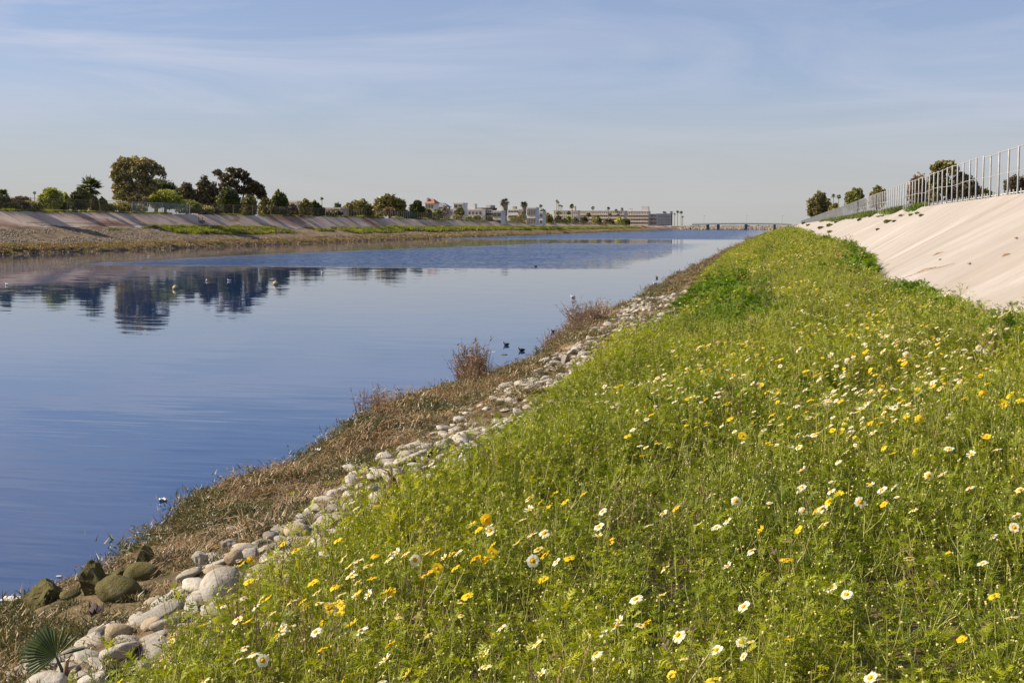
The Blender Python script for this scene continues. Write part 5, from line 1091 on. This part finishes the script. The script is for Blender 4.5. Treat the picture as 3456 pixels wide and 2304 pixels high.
def stump():
    p = at_surf(1325, 1665, lambda x, y: bank_z(x, y) + .03); p.z = bank_z(p.x, p.y); th = thing('palm_stump', 'small red-brown palm stump with curling dead leaf stalks among the stones', 'stump', p); m = solid('red_stump', [(.3, (.12, .06, .035)), (.7, (.22, .12, .065))], 14, .9, .6)
    mb = MB(); mb.tube([(0, 0, -.05), (0, 0, .1), (0, 0, .2)], [.045, .055, .025], 9); mb.build('trunk', [m], th)
    for a, l in ((2.6, .16), (1.8, .2), (.7, .11), (3.4, .11)):
        mb = MB(); d = Vector((math.cos(a), .2, 0)); mb.tube([Vector((0, 0, .15)), Vector((0, 0, .15)) + d * l * .35 + Vector((0, 0, l * .6)), Vector((0, 0, .15)) + d * l * .95 + Vector((0, 0, l * .75))], [.014, .01, .004], 5); mb.build('leaf_stalk', [m], th)
stump()

# ------------------------------------------------------------------ sticks and weeds on the right concrete
def lev(sx, sy):
    return at_surf(sx, sy, lambda x, y: ground_z(x, y) + .01)
def stick(label, p0, p1, r=.012, bend=.03):
    a, b = lev(*p0), lev(*p1); mb = MB(); o = a; m1 = (b - a) * .4 + Vector((0, 0, bend)); m2 = (b - a) * .7 + Vector((0, 0, bend * .4)); mb.tube([Vector((0, 0, 0)), m1, m2, b - a], [r * .6, r, r * .9, r * .4], 5); s = mb.build('stick', [G['twig']]); s.location = o; tag(s, label, 'stick')
stick('long thin stick lying down the concrete above the nearest bushes', (3055, 935), (3222, 888), .011); stick('curved brown stick in the middle of the right concrete', (3147, 864), (3189, 849), .02); stick('short splintered piece of wood on the right concrete by the picture edge', (3381, 868), (3408, 856), .03)
stick('thin twig crossing the long stick on the concrete', (3095, 920), (3160, 900), .012)
for lab2, sx, sy in (('brown leaf lump lowest of three on the right concrete', 3271, 891), ('small brown lump below the curved stick', 3173, 878), ('small dark lump high on the right concrete', 3429, 805)):
    p = lev(sx, sy); mb = MB(); mb.ball((0, 0, .02), (.05, .07, .025), 7, 4); o = mb.build('dead_leaf', [G['twig']]); o.location = p; tag(o, lab2, 'dead leaf')
def weed(label, sx, sy, wpx, seed, lush=True):
    p = lev(sx, sy); dist = (p - Vector((0, 0, EYE))).length; w = wpx * K / F * dist; rn = np.random.default_rng(seed); th = thing('weed', label, 'weed', p); n = int(160 + wpx * 6)
    V, Q = leafset([(0, 0, w * .16, w * .5, w * .6, w * .2), (w * .25, -w * .2, w * .15, w * .3, w * .3, w * .15)], n, max(.02, .9 / F * dist), rn); V[:, 2] = np.maximum(V[:, 2] , V[:, 0] * .5 + .01)
    obj('leaves', fastmesh('leaves', V, Q, leafcol('green') if lush else leafcol('olive')), th); mb = MB(); mb.tube([(0, 0, 0), (0, 0, w * .3)], w * .02, 5); mb.build('stalk', [G['bark']], th)
WEEDS = [(3083, 702, 22), (3096, 722, 13), (3075, 728, 14), (3110, 730, 16), (2996, 752, 26), (2962, 777, 10), (3018, 749, 10), (2938, 732, 12), (2838, 745, 16), (2801, 785, 14), (2800, 764, 20), (2770, 772, 18), (2741, 785, 12), (2728, 762, 9), (2712, 756, 10), (2900, 745, 12), (2822, 752, 12)]
for i, (sx, sy, w) in enumerate(WEEDS):
    wl = ['tallest green weed tuft below the railing on the right concrete', 'second small weed below the tallest tuft on the concrete', 'small weed left under the tallest tuft on the concrete', 'flat brownish weed right under the tallest tuft on the concrete', 'spreading green weed on its own in mid concrete', 'tiny weed left below the spreading weed', 'tiny weed right of the spreading weed'][i] if i < 7 else 'small weed in a crack of the far part of the right concrete'
    weed(wl, sx, sy, w, i, i not in (3, 9)); 
    if i >= 7: bpy.data.objects[-1] if False else None
fw_ = sorted([o for o in COL.objects if o.get('label') == 'small weed in a crack of the far part of the right concrete'], key=lambda o: -o.location.y)
for o, w in zip(fw_, ('farthest', 'second farthest', 'third farthest', 'fourth farthest', 'fifth farthest', 'fifth nearest', 'fourth nearest', 'third nearest', 'second nearest', 'nearest')):
    o['label'] = '%s of ten small weeds in the far part of the right concrete' % w; o['group'] = 'small weeds in the far concrete'
# green weeds growing along the foot of the railing
P_, R_, S_, I_ = [], [], [], []
LV = [tuftbig(70, .5, 'green', .6) for _ in range(3)] + [tuftbig(70, .45, 'lush', .6) for _ in range(2)]
for _ in range(1300):
    y = random.uniform(88, 330); x = CRESTX + random.gauss(-.15, .35)
    if noise.noise(Vector((y * .045, 77, 0))) < -.12 or (y < 78 and random.random() < .6): continue
    if y > 180 and random.random() < .5: continue
    s = random.uniform(.3, .95); P_.append((x, y, ground_z(min(x, CRESTX), y))); R_.append((0, 0, random.uniform(0, 6.28))); S_.append((s, s, s)); I_.append(random.randrange(5))
scatter('railing_weeds', P_, R_, S_, I_, LV, 'green weeds growing in a line at the foot of the right railing', 'weeds')
# leafy dark clumps where the meadow meets the concrete
def clump(label, sx, sy, wpx, hpx, seed):
    best = min(np.arange(6, 140, .2), key=lambda y: abs((lambda v: 512 + F * v.x / -v.z)(CR.transposed() @ Vector((knots(y)[3] - wpx, y, 1.5 - EYE))) - sx * K))
    x_ = knots(best)[3] - wpx; p = Vector((x_, best, bank_z(x_, best))); w = wpx * 2.6; h = hpx; th = thing('mallow_bush', label, 'bush', p); mb = MB(); mst = MB(); random.seed(seed)
    n = int(320 * max(1, w))
    for i in range(n):
        a = random.uniform(0, 6.28); rr = math.sqrt(random.random()); x, y_ = math.cos(a) * rr * w * .5, math.sin(a) * rr * w * .9; z = h * math.sqrt(max(0, 1 - rr * rr)) * random.uniform(.35, 1.05)
        feather(mb, Vector((x, y_, z)), Vector((math.cos(a) + random.gauss(0, .6), math.sin(a) + random.gauss(0, .6), random.uniform(.2, 1.2))), random.uniform(.07, .13), 0, 5, .011)
        if i % 12 == 0: mst.tube([(x * .2, y_ * .2, 0), (x * .6, y_ * .6, z * .6), (x, y_, z)], .003, 3)
    mb.build('foliage', [G['lush']], th); mst.build('stems', [G['meadow_stem']], th)
clump('dark leafy bush spilling onto the concrete, nearest of the bushes along its foot', 3215, 1010, .34, .52, 1); clump('dark leafy bush left of the nearest one at the foot of the concrete', 3030, 960, .3, .5, 2)
clump('leafy green bush between two dark ones at the foot of the concrete', 3110, 980, .2, .6, 8); clump('tall feathery bush at the right edge against the concrete', 3390, 1040, .25, .62, 9)
clump('green bush rounding onto the concrete where the slope narrows', 2880, 870, .4, .6, 3); clump('dark bush at the corner of the green slope below the concrete', 2800, 838, .6, .9, 4); clump('small dark bush farthest up the green slope', 2722, 792, .9, 1.2, 5)
random.seed(99)
print('objects', len(COL.objects))
